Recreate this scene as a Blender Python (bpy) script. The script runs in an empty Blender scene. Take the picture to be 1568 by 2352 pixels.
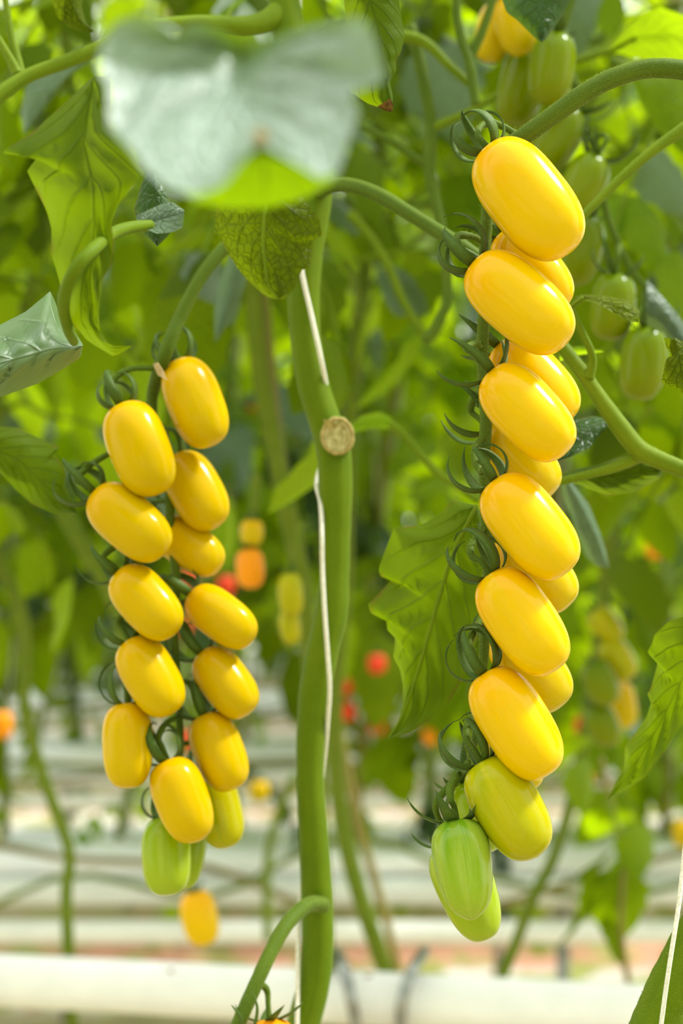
import bpy, math, random
from mathutils import Vector, Matrix, Quaternion
random.seed(7)
SC = bpy.context.scene
COL = SC.collection
# ------------------------------------------------------------------ camera, sky, sun, exposure
F = 50.0 / 36.0 * 2352.0          # focal length in pixels of the 1568 x 2352 frame
H = 1.30                          # camera height above the floor
cam = bpy.data.cameras.new('camera'); cam_o = bpy.data.objects.new('camera', cam); COL.objects.link(cam_o)
cam.sensor_fit = 'VERTICAL'; cam.sensor_height = 36.0; cam.sensor_width = 24.0; cam.lens = 50.0
cam_o.location = (0, 0, H); cam_o.rotation_euler = (math.pi / 2, 0, 0)
cam.clip_start = 0.02; cam.clip_end = 200
cam.dof.use_dof = True; cam.dof.focus_distance = 0.522; cam.dof.aperture_fstop = 7.0; cam.dof.aperture_blades = 0
SC.camera = cam_o
SC.view_settings.view_transform = 'Standard'; SC.view_settings.look = 'None'
SC.view_settings.gamma = 1.0; SC.view_settings.use_curve_mapping = False
SC.view_settings.exposure = 0.35
world = bpy.data.worlds.new('overcast_sky'); SC.world = world; world.use_nodes = True
wn = world.node_tree; wn.nodes.clear()
tc = wn.nodes.new('ShaderNodeTexCoord'); sep = wn.nodes.new('ShaderNodeSeparateXYZ')
ramp = wn.nodes.new('ShaderNodeValToRGB'); bg = wn.nodes.new('ShaderNodeBackground'); wo = wn.nodes.new('ShaderNodeOutputWorld')
wn.links.new(tc.outputs['Generated'], sep.inputs[0]); wn.links.new(sep.outputs[2], ramp.inputs[0])
ramp.color_ramp.elements[0].position = 0.0; ramp.color_ramp.elements[0].color = (0.80, 0.86, 0.84, 1)
ramp.color_ramp.elements[1].position = 0.7; ramp.color_ramp.elements[1].color = (1.0, 1.0, 0.98, 1)
wn.links.new(ramp.outputs[0], bg.inputs[0]); bg.inputs[1].default_value = 2.0
wn.links.new(bg.outputs[0], wo.inputs[0])
sun = bpy.data.lights.new('sun', 'SUN'); sun.energy = 4.2; sun.angle = math.radians(8); sun.color = (1.0, 0.99, 0.97)
sun_o = bpy.data.objects.new('sun', sun); COL.objects.link(sun_o)
sun_o.rotation_euler = Vector((0.60, 0.10, 0.80)).to_track_quat('Z', 'Y').to_euler(); sun_o.location = (3, 1, 5)
cy = SC.cycles
cy.use_denoising = True; cy.max_bounces = 7; cy.diffuse_bounces = 4; cy.glossy_bounces = 2
cy.transmission_bounces = 5; cy.transparent_max_bounces = 4; cy.caustics_reflective = False; cy.caustics_refractive = False
cy.sample_clamp_indirect = 6.0

def P(px, py, d):
    """The place in the greenhouse seen at a picture point, d metres in front of the camera."""
    return Vector(((px - 784.0) / F * d, d, H - (py - 1176.0) / F * d))

# ------------------------------------------------------------------ materials
def lin(c):
    return tuple((x / 255.0 / 12.92 if x / 255.0 <= 0.04045 else ((x / 255.0 + 0.055) / 1.055) ** 2.4) for x in c) + (1.0,)
class NT:
    def __init__(s, name):
        s.m = bpy.data.materials.new(name); s.m.use_nodes = True; s.t = s.m.node_tree; s.t.nodes.clear()
        s.out = s.n('ShaderNodeOutputMaterial')
    def n(s, typ, **kw):
        x = s.t.nodes.new(typ)
        for k, v in kw.items(): setattr(x, k, v)
        return x
    def put(s, sock, v):
        if isinstance(v, bpy.types.NodeSocket): s.t.links.new(v, sock)
        elif v is not None: sock.default_value = v
    def math(s, op, a, b=None, c=None, clamp=False):
        x = s.n('ShaderNodeMath', operation=op); x.use_clamp = clamp
        for i, v in enumerate((a, b, c)):
            if v is not None: s.put(x.inputs[i], v)
        return x.outputs[0]
    def mix(s, f, a, b, mode='MIX'):
        x = s.n('ShaderNodeMix', data_type='RGBA', blend_type=mode)
        s.put(x.inputs[0], f); s.put(x.inputs[6], a); s.put(x.inputs[7], b)
        return x.outputs[2]
    def noise(s, scale, detail=3, coord=None, rough=0.5):
        x = s.n('ShaderNodeTexNoise'); x.inputs['Scale'].default_value = scale
        x.inputs['Detail'].default_value = detail; x.inputs['Roughness'].default_value = rough
        if coord is not None: s.put(x.inputs['Vector'], coord)
        return x.outputs[0]
    def map(s, v, a, b, c=0.0, d=1.0):
        x = s.n('ShaderNodeMapRange'); s.put(x.inputs[0], v)
        for i, q in enumerate((a, b, c, d)): x.inputs[i + 1].default_value = q
        return x.outputs[0]
    def bsdf(s, col, rough=0.5, spec=0.5, **kw):
        b = s.n('ShaderNodeBsdfPrincipled'); s.put(b.inputs['Base Color'], col); s.put(b.inputs['Roughness'], rough)
        s.put(b.inputs['Specular IOR Level'], spec)
        for k, v in kw.items(): s.put(b.inputs[k], v)
        return b
    def bump(s, h, dist, strength=1.0):
        b = s.n('ShaderNodeBump'); s.put(b.inputs['Height'], h); b.inputs['Distance'].default_value = dist
        b.inputs['Strength'].default_value = strength; return b.outputs[0]
    def done(s, sh):
        s.t.links.new(sh, s.out.inputs[0]); return s.m

def leaf_mat(name, diff, trans, spec=0.5, rough=0.45, mixf=0.42, net=True, coat=0.0, vary=0.25, veins=7.0, brown=0.0, relief=1.0, scale=210):
    t = NT(name)
    uv = t.n('ShaderNodeUVMap'); sp = t.n('ShaderNodeSeparateXYZ'); t.put(sp.inputs[0], uv.outputs[0])
    oc = t.n('ShaderNodeTexCoord').outputs['Object']
    u = sp.outputs[0]; a = t.math('ABSOLUTE', t.math('MULTIPLY', t.math('SUBTRACT', sp.outputs[1], 0.5), 2.0))
    nz = t.noise(60, 3, oc)
    s = t.math('ADD', t.math('SUBTRACT', t.math('MULTIPLY', u, veins), t.math('MULTIPLY', a, 2.4)), t.math('MULTIPLY', nz, 0.35))
    fr = t.math('ABSOLUTE', t.math('SUBTRACT', t.math('FRACT', s), 0.5))
    side = t.map(fr, 0.0, 0.09, 1.0, 0.0)
    mid = t.map(a, 0.0, 0.05, 1.0, 0.0)
    vein = t.math('MAXIMUM', t.math('MULTIPLY', side, t.map(a, 0.75, 1.0, 1.0, 0.0)), mid)
    oi = t.n('ShaderNodeObjectInfo')
    rnd = t.map(oi.outputs['Random'], 0, 1, 1.0 - vary, 1.0 + vary)
    blot = t.map(t.noise(35, 4, oc), 0.3, 0.7, 0.85, 1.12)
    k = t.math('MULTIPLY', rnd, blot)
    def scaled(c):
        x = t.n('ShaderNodeMix', data_type='RGBA', blend_type='MULTIPLY'); x.inputs[0].default_value = 1.0
        t.put(x.inputs[6], c); cc = t.n('ShaderNodeCombineColor')
        for i in range(3): t.put(cc.inputs[i], k)
        t.put(x.inputs[7], cc.outputs[0]); return x.outputs[2]
    dcol = scaled(t.mix(t.math('MULTIPLY', vein, 0.3), diff, tuple(min(1, x * 1.7 + 0.02) for x in diff[:3]) + (1,)))
    tcol = scaled(t.mix(t.math('MULTIPLY', vein, 0.3), trans, tuple(x * 0.6 for x in trans[:3]) + (1,)))
    if brown:
        rim = t.math('MULTIPLY', t.map(a, 0.9, 1.0), t.map(t.noise(90, 3, oc), 0.5, 0.6))
        rim = t.math('MULTIPLY', rim, brown)
        dcol = t.mix(rim, dcol, lin((120, 85, 40))); tcol = t.mix(rim, tcol, lin((110, 70, 25)))
    h = t.math('MULTIPLY', vein, -1.0)
    if net:
        vo = t.n('ShaderNodeTexVoronoi', feature='DISTANCE_TO_EDGE'); vo.inputs['Scale'].default_value = scale
        t.put(vo.inputs['Vector'], oc)
        h = t.math('ADD', h, t.math('MULTIPLY', t.map(vo.outputs['Distance'], 0, 0.12), 0.55))
    h = t.math('ADD', h, t.math('MULTIPLY', t.noise(80, 2, oc), 1.2))
    nb = t.bump(h, 0.0009 * relief, min(1.0, 0.7 * relief))
    b = t.bsdf(dcol, rough, spec, Normal=nb)
    if coat: b.inputs['Coat Weight'].default_value = coat; b.inputs['Coat Roughness'].default_value = 0.4
    tr = t.n('ShaderNodeBsdfTranslucent'); t.put(tr.inputs[0], tcol); t.put(tr.inputs['Normal'], nb)
    mx = t.n('ShaderNodeMixShader'); mx.inputs[0].default_value = mixf
    t.t.links.new(b.outputs[0], mx.inputs[1]); t.t.links.new(tr.outputs[0], mx.inputs[2])
    return t.done(mx.outputs[0])

def fruit_mat(name, top, mid, tip, streak=None, spec=0.16, rough=0.18, sss=0.25, bias=(0.0, 0.35, 1.0), stk=0.5, coat=0.0):
    t = NT(name)
    uv = t.n('ShaderNodeUVMap'); sp = t.n('ShaderNodeSeparateXYZ'); t.put(sp.inputs[0], uv.outputs[0])
    oc = t.n('ShaderNodeTexCoord').outputs['Object']
    oi = t.n('ShaderNodeObjectInfo')
    # long soft streaks run from stem to tip: stretch the noise along the fruit
    cx = t.n('ShaderNodeCombineXYZ')
    ang = t.math('MULTIPLY', sp.outputs[0], 2 * math.pi)
    t.put(cx.inputs[0], t.math('MULTIPLY', t.math('COSINE', ang), 1.3)); t.put(cx.inputs[1], t.math('MULTIPLY', t.math('SINE', ang), 1.3))
    t.put(cx.inputs[2], t.math('ADD', t.math('MULTIPLY', sp.outputs[1], 0.9), t.math('MULTIPLY', oi.outputs['Random'], 40)))
    st = t.noise(1.3, 1, cx.outputs[0])
    pos = t.math('ADD', sp.outputs[1], t.map(st, 0.3, 0.7, -0.10, 0.10))
    r = t.n('ShaderNodeValToRGB'); t.put(r.inputs[0], pos)
    e = r.color_ramp.elements; e[0].position = bias[0]; e[0].color = top; e[1].position = bias[2]; e[1].color = tip
    q = e.new(bias[1]); q.color = mid
    col = r.outputs[0]
    if streak is not None:
        col = t.mix(t.math('MULTIPLY', t.map(st, 0.50, 0.68), stk), col, streak)
    b = t.bsdf(col, rough, spec)
    b.inputs['Subsurface Weight'].default_value = sss; b.inputs['Subsurface Radius'].default_value = (1.0, 0.55, 0.12)
    b.inputs['Subsurface Scale'].default_value = 0.006
    b.inputs['Coat Weight'].default_value = coat; b.inputs['Coat Roughness'].default_value = 0.06
    nb = t.bump(t.noise(70, 0, oc), 0.0006, 0.2); t.put(b.inputs['Normal'], nb)
    return t.done(b.outputs[0])

def stem_mat(name, c1, c2, rough=0.55, spec=0.35, scale=70, sss=0.0):
    t = NT(name)
    oc = t.n('ShaderNodeTexCoord').outputs['Object']
    uv = t.n('ShaderNodeUVMap'); mp = t.n('ShaderNodeMapping'); t.put(mp.inputs[0], uv.outputs[0]); mp.inputs['Scale'].default_value = (9, 1.5, 1)
    n1 = t.noise(1.0, 3, mp.outputs[0]); n2 = t.noise(scale, 4, oc); fine = t.noise(2200, 2, oc)
    f = t.map(t.math('ADD', t.math('MULTIPLY', n1, 0.6), t.math('MULTIPLY', n2, 0.4)), 0.35, 0.65)
    col = t.mix(f, c1, c2)
    col = t.mix(t.map(fine, 0.55, 0.7, 0, 0.30), col, tuple(min(1, x * 1.9) for x in c2[:3]) + (1,))
    b = t.bsdf(col, rough, spec, Normal=t.bump(t.math('ADD', t.math('MULTIPLY', fine, 0.35), n2), 0.0006, 0.6))
    b.inputs['Sheen Weight'].default_value = 0.06; b.inputs['Sheen Roughness'].default_value = 0.4
    b.inputs['Sheen Tint'].default_value = (0.7, 0.85, 0.4, 1)
    return t.done(b.outputs[0])

def plain_mat(name, c1, c2, rough=0.5, spec=0.4, scale=20, metal=0.0, bumpd=0.0005, lo=0.35, hi=0.65):
    t = NT(name); oc = t.n('ShaderNodeTexCoord').outputs['Object']
    n = t.noise(scale, 5, oc)
    b = t.bsdf(t.mix(t.map(n, lo, hi), c1, c2), rough, spec, Metallic=metal, Normal=t.bump(n, bumpd, 0.5))
    return t.done(b.outputs[0])

M = {}
M['leaf'] = leaf_mat('leaf_green', (0.085, 0.140, 0.001, 1), (0.46, 0.66, 0.0, 1), spec=0.08, rough=0.45, mixf=0.55, net=False)
M['leaf_far'] = leaf_mat('leaf_far_green', (0.090, 0.145, 0.003, 1), (0.45, 0.63, 0.001, 1), spec=0.09, rough=0.45, mixf=0.55, net=False, vary=0.35)
M['leaf_near'] = leaf_mat('leaf_fresh_green', (0.065, 0.120, 0.001, 1), (0.26, 0.38, 0.0, 1), spec=0.14, rough=0.5, brown=0.5, net=False)
M['leaf_dark'] = leaf_mat('leaf_dark_green', (0.030, 0.080, 0.012, 1), (0.09, 0.17, 0.006, 1), spec=0.4, mixf=0.3, brown=0.4)
M['leaf_olive'] = leaf_mat('leaf_olive_green', (0.085, 0.118, 0.001, 1), (0.19, 0.27, 0.0, 1), spec=0.15, rough=0.55, veins=5.0, brown=0.15, relief=1.35, scale=300)
M['leaf_sheen'] = leaf_mat('leaf_waxy_sky_sheen', (0.175, 0.250, 0.200, 1), (0.24, 0.40, 0.02, 1), spec=0.9, rough=0.48, mixf=0.22, coat=0.5, veins=4.0)  # sky glare on the waxy leaf is partly put into the pale base colour
M['leaf_lobe'] = leaf_mat('leaf_lobe_lime', (0.10, 0.19, 0.001, 1), (0.29, 0.46, 0.0, 1), spec=0.1, mixf=0.6, net=False)
M['leaf_gloss'] = leaf_mat('leaf_glossy', (0.085, 0.160, 0.050, 1), (0.16, 0.28, 0.01, 1), spec=0.9, rough=0.5, mixf=0.25, coat=0.4, veins=5.0, net=False)
M['leaf_bright'] = leaf_mat('leaf_bright_lime', (0.130, 0.230, 0.006, 1), (0.46, 0.66, 0.004, 1), spec=0.3, mixf=0.6)
M['leaf_blue_sheen'] = leaf_mat('leaf_bluish_sky_sheen', (0.090, 0.160, 0.080, 1), (0.16, 0.28, 0.03, 1), spec=0.7, rough=0.5, mixf=0.25)  # bluish base colour carries the sky reflected by upturned leaves
M['yellow'] = fruit_mat('tomato_yellow', (0.78, 0.39, 0.0, 1), (0.74, 0.455, 0.0, 1), (0.76, 0.50, 0.0, 1), streak=(0.66, 0.43, 0.0, 1), stk=0.35)
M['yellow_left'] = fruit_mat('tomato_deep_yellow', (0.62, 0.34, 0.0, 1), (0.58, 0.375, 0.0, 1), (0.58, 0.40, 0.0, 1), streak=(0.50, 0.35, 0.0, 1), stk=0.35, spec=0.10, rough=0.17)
M['yellow_back'] = fruit_mat('tomato_dull_yellow', (0.70, 0.40, 0.0, 1), (0.62, 0.42, 0.0, 1), (0.56, 0.42, 0.001, 1), streak=(0.5, 0.38, 0.001, 1), stk=0.4)
M['turning'] = fruit_mat('tomato_turning', (0.43, 0.42, 0.001, 1), (0.43, 0.385, 0.001, 1), (0.40, 0.375, 0.001, 1), streak=(0.30, 0.34, 0.001, 1), stk=0.7)
M['green'] = fruit_mat('tomato_green', (0.12, 0.27, 0.001, 1), (0.22, 0.35, 0.002, 1), (0.30, 0.41, 0.02, 1), streak=(0.36, 0.44, 0.05, 1), stk=0.5, spec=0.3, bias=(0.10, 0.45, 1.0))
M['green_pale'] = fruit_mat('tomato_pale_green', (0.24, 0.36, 0.001, 1), (0.27, 0.37, 0.001, 1), (0.32, 0.42, 0.02, 1), streak=(0.38, 0.46, 0.06, 1), stk=0.4)
M['olive'] = fruit_mat('tomato_olive', (0.115, 0.19, 0.0, 1), (0.155, 0.21, 0.0, 1), (0.19, 0.23, 0.0, 1), streak=(0.13, 0.19, 0.0, 1), stk=0.5)
M['red'] = fruit_mat('tomato_red', (0.75, 0.07, 0.02, 1), (0.78, 0.06, 0.02, 1), (0.78, 0.06, 0.02, 1), sss=0)
M['orange'] = fruit_mat('tomato_orange', (0.85, 0.30, 0.005, 1), (0.9, 0.30, 0.005, 1), (0.9, 0.32, 0.005, 1), sss=0)
M['stem'] = stem_mat('stem_green', (0.085, 0.150, 0.001, 1), (0.125, 0.190, 0.002, 1), 0.6, 0.12)
M['stalk'] = stem_mat('stalk_grey_green', (0.058, 0.105, 0.006, 1), (0.098, 0.150, 0.010, 1), 0.6, 0.12)
M['sepal'] = stem_mat('sepal_green', (0.040, 0.085, 0.008, 1), (0.080, 0.135, 0.012, 1), 0.6, 0.25)
M['petiole'] = stem_mat('petiole_green', (0.10, 0.165, 0.003, 1), (0.16, 0.23, 0.006, 1), 0.6, 0.12)
M['stem_far'] = stem_mat('stem_far_green', (0.10, 0.165, 0.006, 1), (0.17, 0.21, 0.02, 1), 0.6, 0.12)
M['stem_brown'] = stem_mat('stem_brownish', (0.22, 0.14, 0.03, 1), (0.20, 0.20, 0.03, 1))
M['hair'] = plain_mat('hair_pale', lin((150, 165, 70)), lin((170, 180, 90)), 0.6, 0.3)
M['scar'] = plain_mat('scar_tan', lin((150, 140, 80)), lin((205, 195, 140)), 0.8, 0.2, 350, 0, 0.001)
M['scar_rim'] = plain_mat('scar_rim_brown', lin((150, 135, 75)), lin((185, 165, 105)), 0.8, 0.2, 400, 0, 0.001)
M['twine'] = plain_mat('twine_white', lin((215, 212, 195)), lin((240, 238, 228)), 0.8, 0.2, 900)
M['pipe'] = plain_mat('pipe_white_paint', lin((230, 230, 226)), lin((238, 238, 234)), 0.35, 0.5, 30)
M['rust'] = plain_mat('pipe_rust', lin((120, 85, 50)), lin((170, 120, 80)), 0.9, 0.2, 200)
M['film'] = plain_mat('white_film', lin((242, 246, 248)), lin((252, 254, 255)), 0.35, 0.5, 6, 0, 0.01)
M['tray'] = plain_mat('gutter_white', lin((228, 232, 230)), lin((240, 242, 240)), 0.5, 0.4, 5)
M['steel'] = plain_mat('galvanised_steel', lin((130, 132, 130)), lin((175, 178, 176)), 0.35, 0.5, 60, 0.8)
M['floor'] = None
M['dry'] = plain_mat('dry_petal', lin((150, 125, 80)), lin((190, 165, 120)), 0.9, 0.1, 300)
M['tip_brown'] = plain_mat('dry_leaf_tip', lin((60, 40, 15)), lin((110, 80, 30)), 0.9, 0.1, 300)

# ------------------------------------------------------------------ object helpers
def tag(o, label=None, cat=None, group=None, kind=None):
    if label: o['label'] = label
    if cat: o['category'] = cat
    if group: o['group'] = group
    if kind: o['kind'] = kind
    return o
def new_mesh(name, verts, faces, mat, uvs=None, smooth=True):
    me = bpy.data.meshes.new(name); me.from_pydata([tuple(v) for v in verts], [], faces)
    if uvs is not None:
        ul = me.uv_layers.new(name='UVMap')
        idx = [0] * len(me.loops); me.loops.foreach_get('vertex_index', idx)
        flat = []
        for i in idx: flat += [uvs[i][0], uvs[i][1]]
        ul.data.foreach_set('uv', flat)
    if smooth: me.polygons.foreach_set('use_smooth', [True] * len(me.polygons))
    for m in (mat if isinstance(mat, (list, tuple)) else [mat]): me.materials.append(m)
    return me
def link(name, me, parent=None, loc=(0, 0, 0)):
    o = bpy.data.objects.new(name, me); COL.objects.link(o); o.location = loc
    if parent is not None: o.parent = parent
    return o
def empty(name, loc):
    o = bpy.data.objects.new(name, None); COL.objects.link(o); o.location = loc; o.empty_display_size = 0.02
    return o
def wmesh(name, geo, mat, origin, parent=None, smooth=True):
    """Mesh from world-space geometry, stored relative to origin; a child sits at its parent's origin."""
    v, f, uv = geo
    me = new_mesh(name, [Vector(p) - origin for p in v], f, mat, uv, smooth)
    return link(name, me, parent, (0, 0, 0) if parent is not None else origin)

# ------------------------------------------------------------------ shape helpers
def crom(pts, n):
    """Catmull-Rom through pts, n points."""
    pts = [Vector(p) for p in pts]
    if len(pts) == 2: return [pts[0].lerp(pts[1], i / (n - 1)) for i in range(n)]
    ext = [pts[0] * 2 - pts[1]] + pts + [pts[-1] * 2 - pts[-2]]
    out = []
    for i in range(n):
        s = i / (n - 1) * (len(pts) - 1); k = min(int(s), len(pts) - 2); t = s - k
        a, b, c, d = ext[k], ext[k + 1], ext[k + 2], ext[k + 3]
        out.append(0.5 * ((2 * b) + (c - a) * t + (2 * a - 5 * b + 4 * c - d) * t * t + (3 * b - a - 3 * c + d) * t ** 3))
    return out
def lerp_list(vals, s):
    if not isinstance(vals, (list, tuple)): return vals
    x = s * (len(vals) - 1); k = min(int(x), len(vals) - 2) if len(vals) > 1 else 0
    return vals[k] if len(vals) == 1 else vals[k] + (vals[k + 1] - vals[k]) * (x - k)
def tube(pts, radii, n=24, segs=10, flat=1.0, wob=0.0, taper_end=False):
    c = crom(pts, n); v, f, uv = [], [], []
    tan = [(c[min(i + 1, n - 1)] - c[max(i - 1, 0)]).normalized() for i in range(n)]
    up = Vector((0, -1, 0)) if abs(tan[0].y) < 0.9 else Vector((0, 0, 1))
    nrm = (up - tan[0] * up.dot(tan[0])).normalized()
    for i in range(n):
        nrm = (nrm - tan[i] * nrm.dot(tan[i])).normalized(); bi = tan[i].cross(nrm)
        r = lerp_list(radii, i / (n - 1))
        if wob: r *= 1 + wob * (math.sin(i * 1.7) * 0.5 + math.sin(i * 0.61 + 1) * 0.5)
        for j in range(segs):
            a = 2 * math.pi * j / segs
            v.append(c[i] + nrm * (math.cos(a) * r) + bi * (math.sin(a) * r * flat)); uv.append((j / segs, i / (n - 1)))
    for i in range(n - 1):
        for j in range(segs):
            k = (j + 1) % segs
            f.append((i * segs + j, i * segs + k, (i + 1) * segs + k, (i + 1) * segs + j))
    f.append(tuple(reversed(range(segs)))); f.append(tuple(range((n - 1) * segs, n * segs)))
    return v, f, uv
def join(*geos):
    v, f, uv = [], [], []
    for g in geos:
        o = len(v); v += list(g[0]); f += [tuple(i + o for i in q) for q in g[1]]; uv += list(g[2])
    return v, f, uv
def hairs(pts, radii, count, length, thick=0.00005, n=60, rnd=random):
    """Fine standing hairs over a tube."""
    c = crom(pts, n); v, f, uv = [], [], []
    for _ in range(count):
        s = rnd.random(); i = min(int(s * (n - 1)), n - 2); p = c[i].lerp(c[i + 1], s * (n - 1) - i); t = (c[i + 1] - c[i]).normalized()
        a = Vector((rnd.gauss(0, 1), rnd.gauss(0, 1), rnd.gauss(0, 1))); a = (a - t * a.dot(t)).normalized()
        p = p + a * lerp_list(radii, s) * 0.98; L = length * rnd.uniform(0.4, 1.3)
        tip = p + a * L + t * L * rnd.uniform(-0.5, 0.5); b = t.cross(a)
        o = len(v); v += [p + t * thick, p - t * thick * 0.5 + b * thick, p - t * thick * 0.5 - b * thick, tip]
        f += [(o, o + 1, o + 3), (o + 1, o + 2, o + 3), (o + 2, o, o + 3)]; uv += [(0, 0)] * 4
    return v, f, uv
def resample(pts, n):
    """Even steps along a polyline (any dimension)."""
    d = [0.0]
    for a, b in zip(pts, pts[1:]): d.append(d[-1] + math.dist(a[:2], b[:2]))
    out = []
    for i in range(n):
        s = d[-1] * i / (n - 1); k = 0
        while k < len(pts) - 2 and d[k + 1] < s: k += 1
        q = (s - d[k]) / max(1e-9, d[k + 1] - d[k])
        out.append(tuple(x + (y - x) * q for x, y in zip(pts[k], pts[k + 1])))
    return out
def blade(left, mid, right, d0, d1, dl=0.0, dr=0.0, n=34, m=6, quilt=0.0005, wave=0.0, seed=0, dm=None):
    """Leaf surface lofted left edge - midrib - right edge; d0, d1 the distance of base and tip; dl, dr how far the edges lie behind the midrib."""
    r = random.Random(seed); L = resample(left, n); Mi = resample(mid, n); R = resample(right, n)
    v, uv, f = [], [], []; ph = r.uniform(0, 6)
    for i in range(n):
        u = i / (n - 1); d = d0 + (d1 - d0) * u if dm is None else lerp_list([d0] + list(dm) + [d1], u)
        for j in range(-m, m + 1):
            s = abs(j) / m; e = L[i] if j < 0 else R[i]
            x = Mi[i][0] + (e[0] - Mi[i][0]) * s; y = Mi[i][1] + (e[1] - Mi[i][1]) * s
            off = (dl if j < 0 else dr) * s ** 1.5
            fr = abs(((u * 7 - s * 1.6) % 1.0) - 0.5) * 2
            off -= quilt * (1 - fr ** 4) * math.sin(math.pi * min(1, s * 1.1)) * 2
            off += wave * s * math.sin(u * 11 + ph + (1.7 if j < 0 else 0))
            v.append(P(x, y, d + off)); uv.append((u, 0.5 + 0.5 * j / m))
    w = 2 * m + 1
    for i in range(n - 1):
        for j in range(w - 1): f.append((i * w + j, i * w + j + 1, (i + 1) * w + j + 1, (i + 1) * w + j))
    return v, f, uv

# ------------------------------------------------------------------ the setting: floor
t = NT('floor_earth'); oc = t.n('ShaderNodeTexCoord').outputs['Object']
n1 = t.noise(2.2, 6, oc); n2 = t.noise(7, 5, oc); n3 = t.noise(13, 4, oc)
sy = t.n('ShaderNodeSeparateXYZ'); t.put(sy.inputs[0], oc)
# white ground film under the gutters, bare pinkish walking strip between them
fr = t.math('FRACT', t.math('ADD', t.math('DIVIDE', t.math('SUBTRACT', sy.outputs[1], 2.45), 1.05), t.math('MULTIPLY', n1, 0.12)))
strip = t.math('MULTIPLY', t.map(fr, 0.55, 0.62), t.map(fr, 0.92, 0.98, 1, 0))
col = t.mix(strip, t.mix(t.map(n1, 0.4, 0.6), lin((205, 203, 192)), lin((185, 180, 165))), lin((190, 140, 112)))
col = t.mix(t.math('MULTIPLY', t.map(fr, 0.22, 0.28, 1, 0), 0.8), col, lin((135, 125, 70)))
col = t.mix(t.map(n2, 0.49, 0.57), col, lin((140, 145, 75)))
col = t.mix(t.map(n3, 0.60, 0.66), col, lin((150, 110, 70)))
M['floor'] = t.done(t.bsdf(col, 0.7, 0.3, Normal=t.bump(n2, 0.01)).outputs[0])
fl = link('floor', new_mesh('floor', [(-14, -6, 0), (14, -6, 0), (14, 22, 0), (-14, 22, 0)], [(0, 1, 2, 3)], M['floor']))
tag(fl, kind='structure')

# ------------------------------------------------------------------ growing gutters, slabs and pipes in rows behind
def box(x0, x1, y0, y1, z0, z1, bev=0.0):
    b = min(bev, (y1 - y0) / 3, (z1 - z0) / 3)
    sec = [(y0 + b, z0), (y1 - b, z0), (y1, z0 + b), (y1, z1 - b), (y1 - b, z1), (y0 + b, z1), (y0, z1 - b), (y0, z0 + b)] if b else [(y0, z0), (y1, z0), (y1, z1), (y0, z1)]
    k = len(sec); v = [Vector((x, y, z)) for x in (x0, x1) for y, z in sec]
    f = [(i, (i + 1) % k, k + (i + 1) % k, k + i) for i in range(k)] + [tuple(reversed(range(k))), tuple(range(k, 2 * k))]
    return v, f, [(0, 0)] * (2 * k)
ROWS = [2.45 + 1.05 * k for k in range(9)]
ORD2 = 'first second third fourth fifth sixth seventh eighth ninth tenth eleventh twelfth thirteenth fourteenth fifteenth sixteenth seventeenth eighteenth nineteenth twentieth'.split()
ORD = ['first', 'second', 'third', 'fourth', 'fifth', 'sixth', 'seventh', 'eighth', 'ninth']
for k, d in enumerate(ROWS):
    half = 0.36 * d + 0.7; zt = H - 0.615
    g = empty('growing_gutter', Vector((0, d, zt - 0.06)))
    tag(g, 'white growing gutter in the %s blurred row behind the pipe, carrying film-wrapped slabs' % ORD[k], 'gutter', 'growing gutters in receding rows')
    org = Vector((0, d, zt - 0.06))
    wmesh('tray', box(-half, half, d, d + 0.24, zt - 0.065, zt - 0.02, 0.012), M['tray'], org, g, False)
    x = -half; 
    while x < half - 0.3:
        wd = random.uniform(0.85, 1.05)
        wmesh('slab', box(x, min(half, x + wd), d + 0.015, d + 0.225, zt - 0.02, zt + random.uniform(0.018, 0.03), 0.02), M['film'], org, g, True)
        x += wd + random.uniform(0.02, 0.08)
    for sx in range(-2, 3):
        q = sx * 1.1 + 0.4
        if abs(q) < half: wmesh('gutter_support', tube([(q, d + 0.12, zt - 0.06), (q, d + 0.12, 0)], 0.012, 3, 8), M['steel'], org, g)
for k, d in enumerate(ROWS):
    half = 0.36 * d + 0.7; zp = H - 0.70; yy = d + 0.02
    p = wmesh('heating_pipe', tube([(-half, yy - 0.10, zp), (0, yy - 0.10, zp), (half, yy - 0.10, zp)], 0.0165 if k else 0.019, 4, 14), M['pipe'], Vector((0, yy - 0.1, zp)))
    tag(p, 'thin white heating pipe under the %s blurred gutter row' % ORD[k], 'pipe', 'thin heating pipes in receding rows')

for k, d in enumerate(ROWS):
    half = 0.36 * d + 0.7; zb = H - 0.60
    o0 = Vector((0, d, zb)); sb = empty('stem_bundle', o0)
    tag(sb, 'bundle of bare lowered stems lying along the %s blurred gutter row' % ORD[k], 'stems', 'stem bundles lying along the gutters')
    for j in range(2):
        ph = random.uniform(0, 6); pts = [Vector((-half + 2 * half * i / 14, d + random.uniform(-.05, .0) - .02, zb + random.uniform(-.075, .02) + .03 * math.sin(i * .9 + ph))) for i in range(15)]
        wmesh('stem', tube(pts, random.uniform(.005, .008), 50, 6), M[('stem_brown', 'stem_far')[j % 2]], o0, sb)
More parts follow.
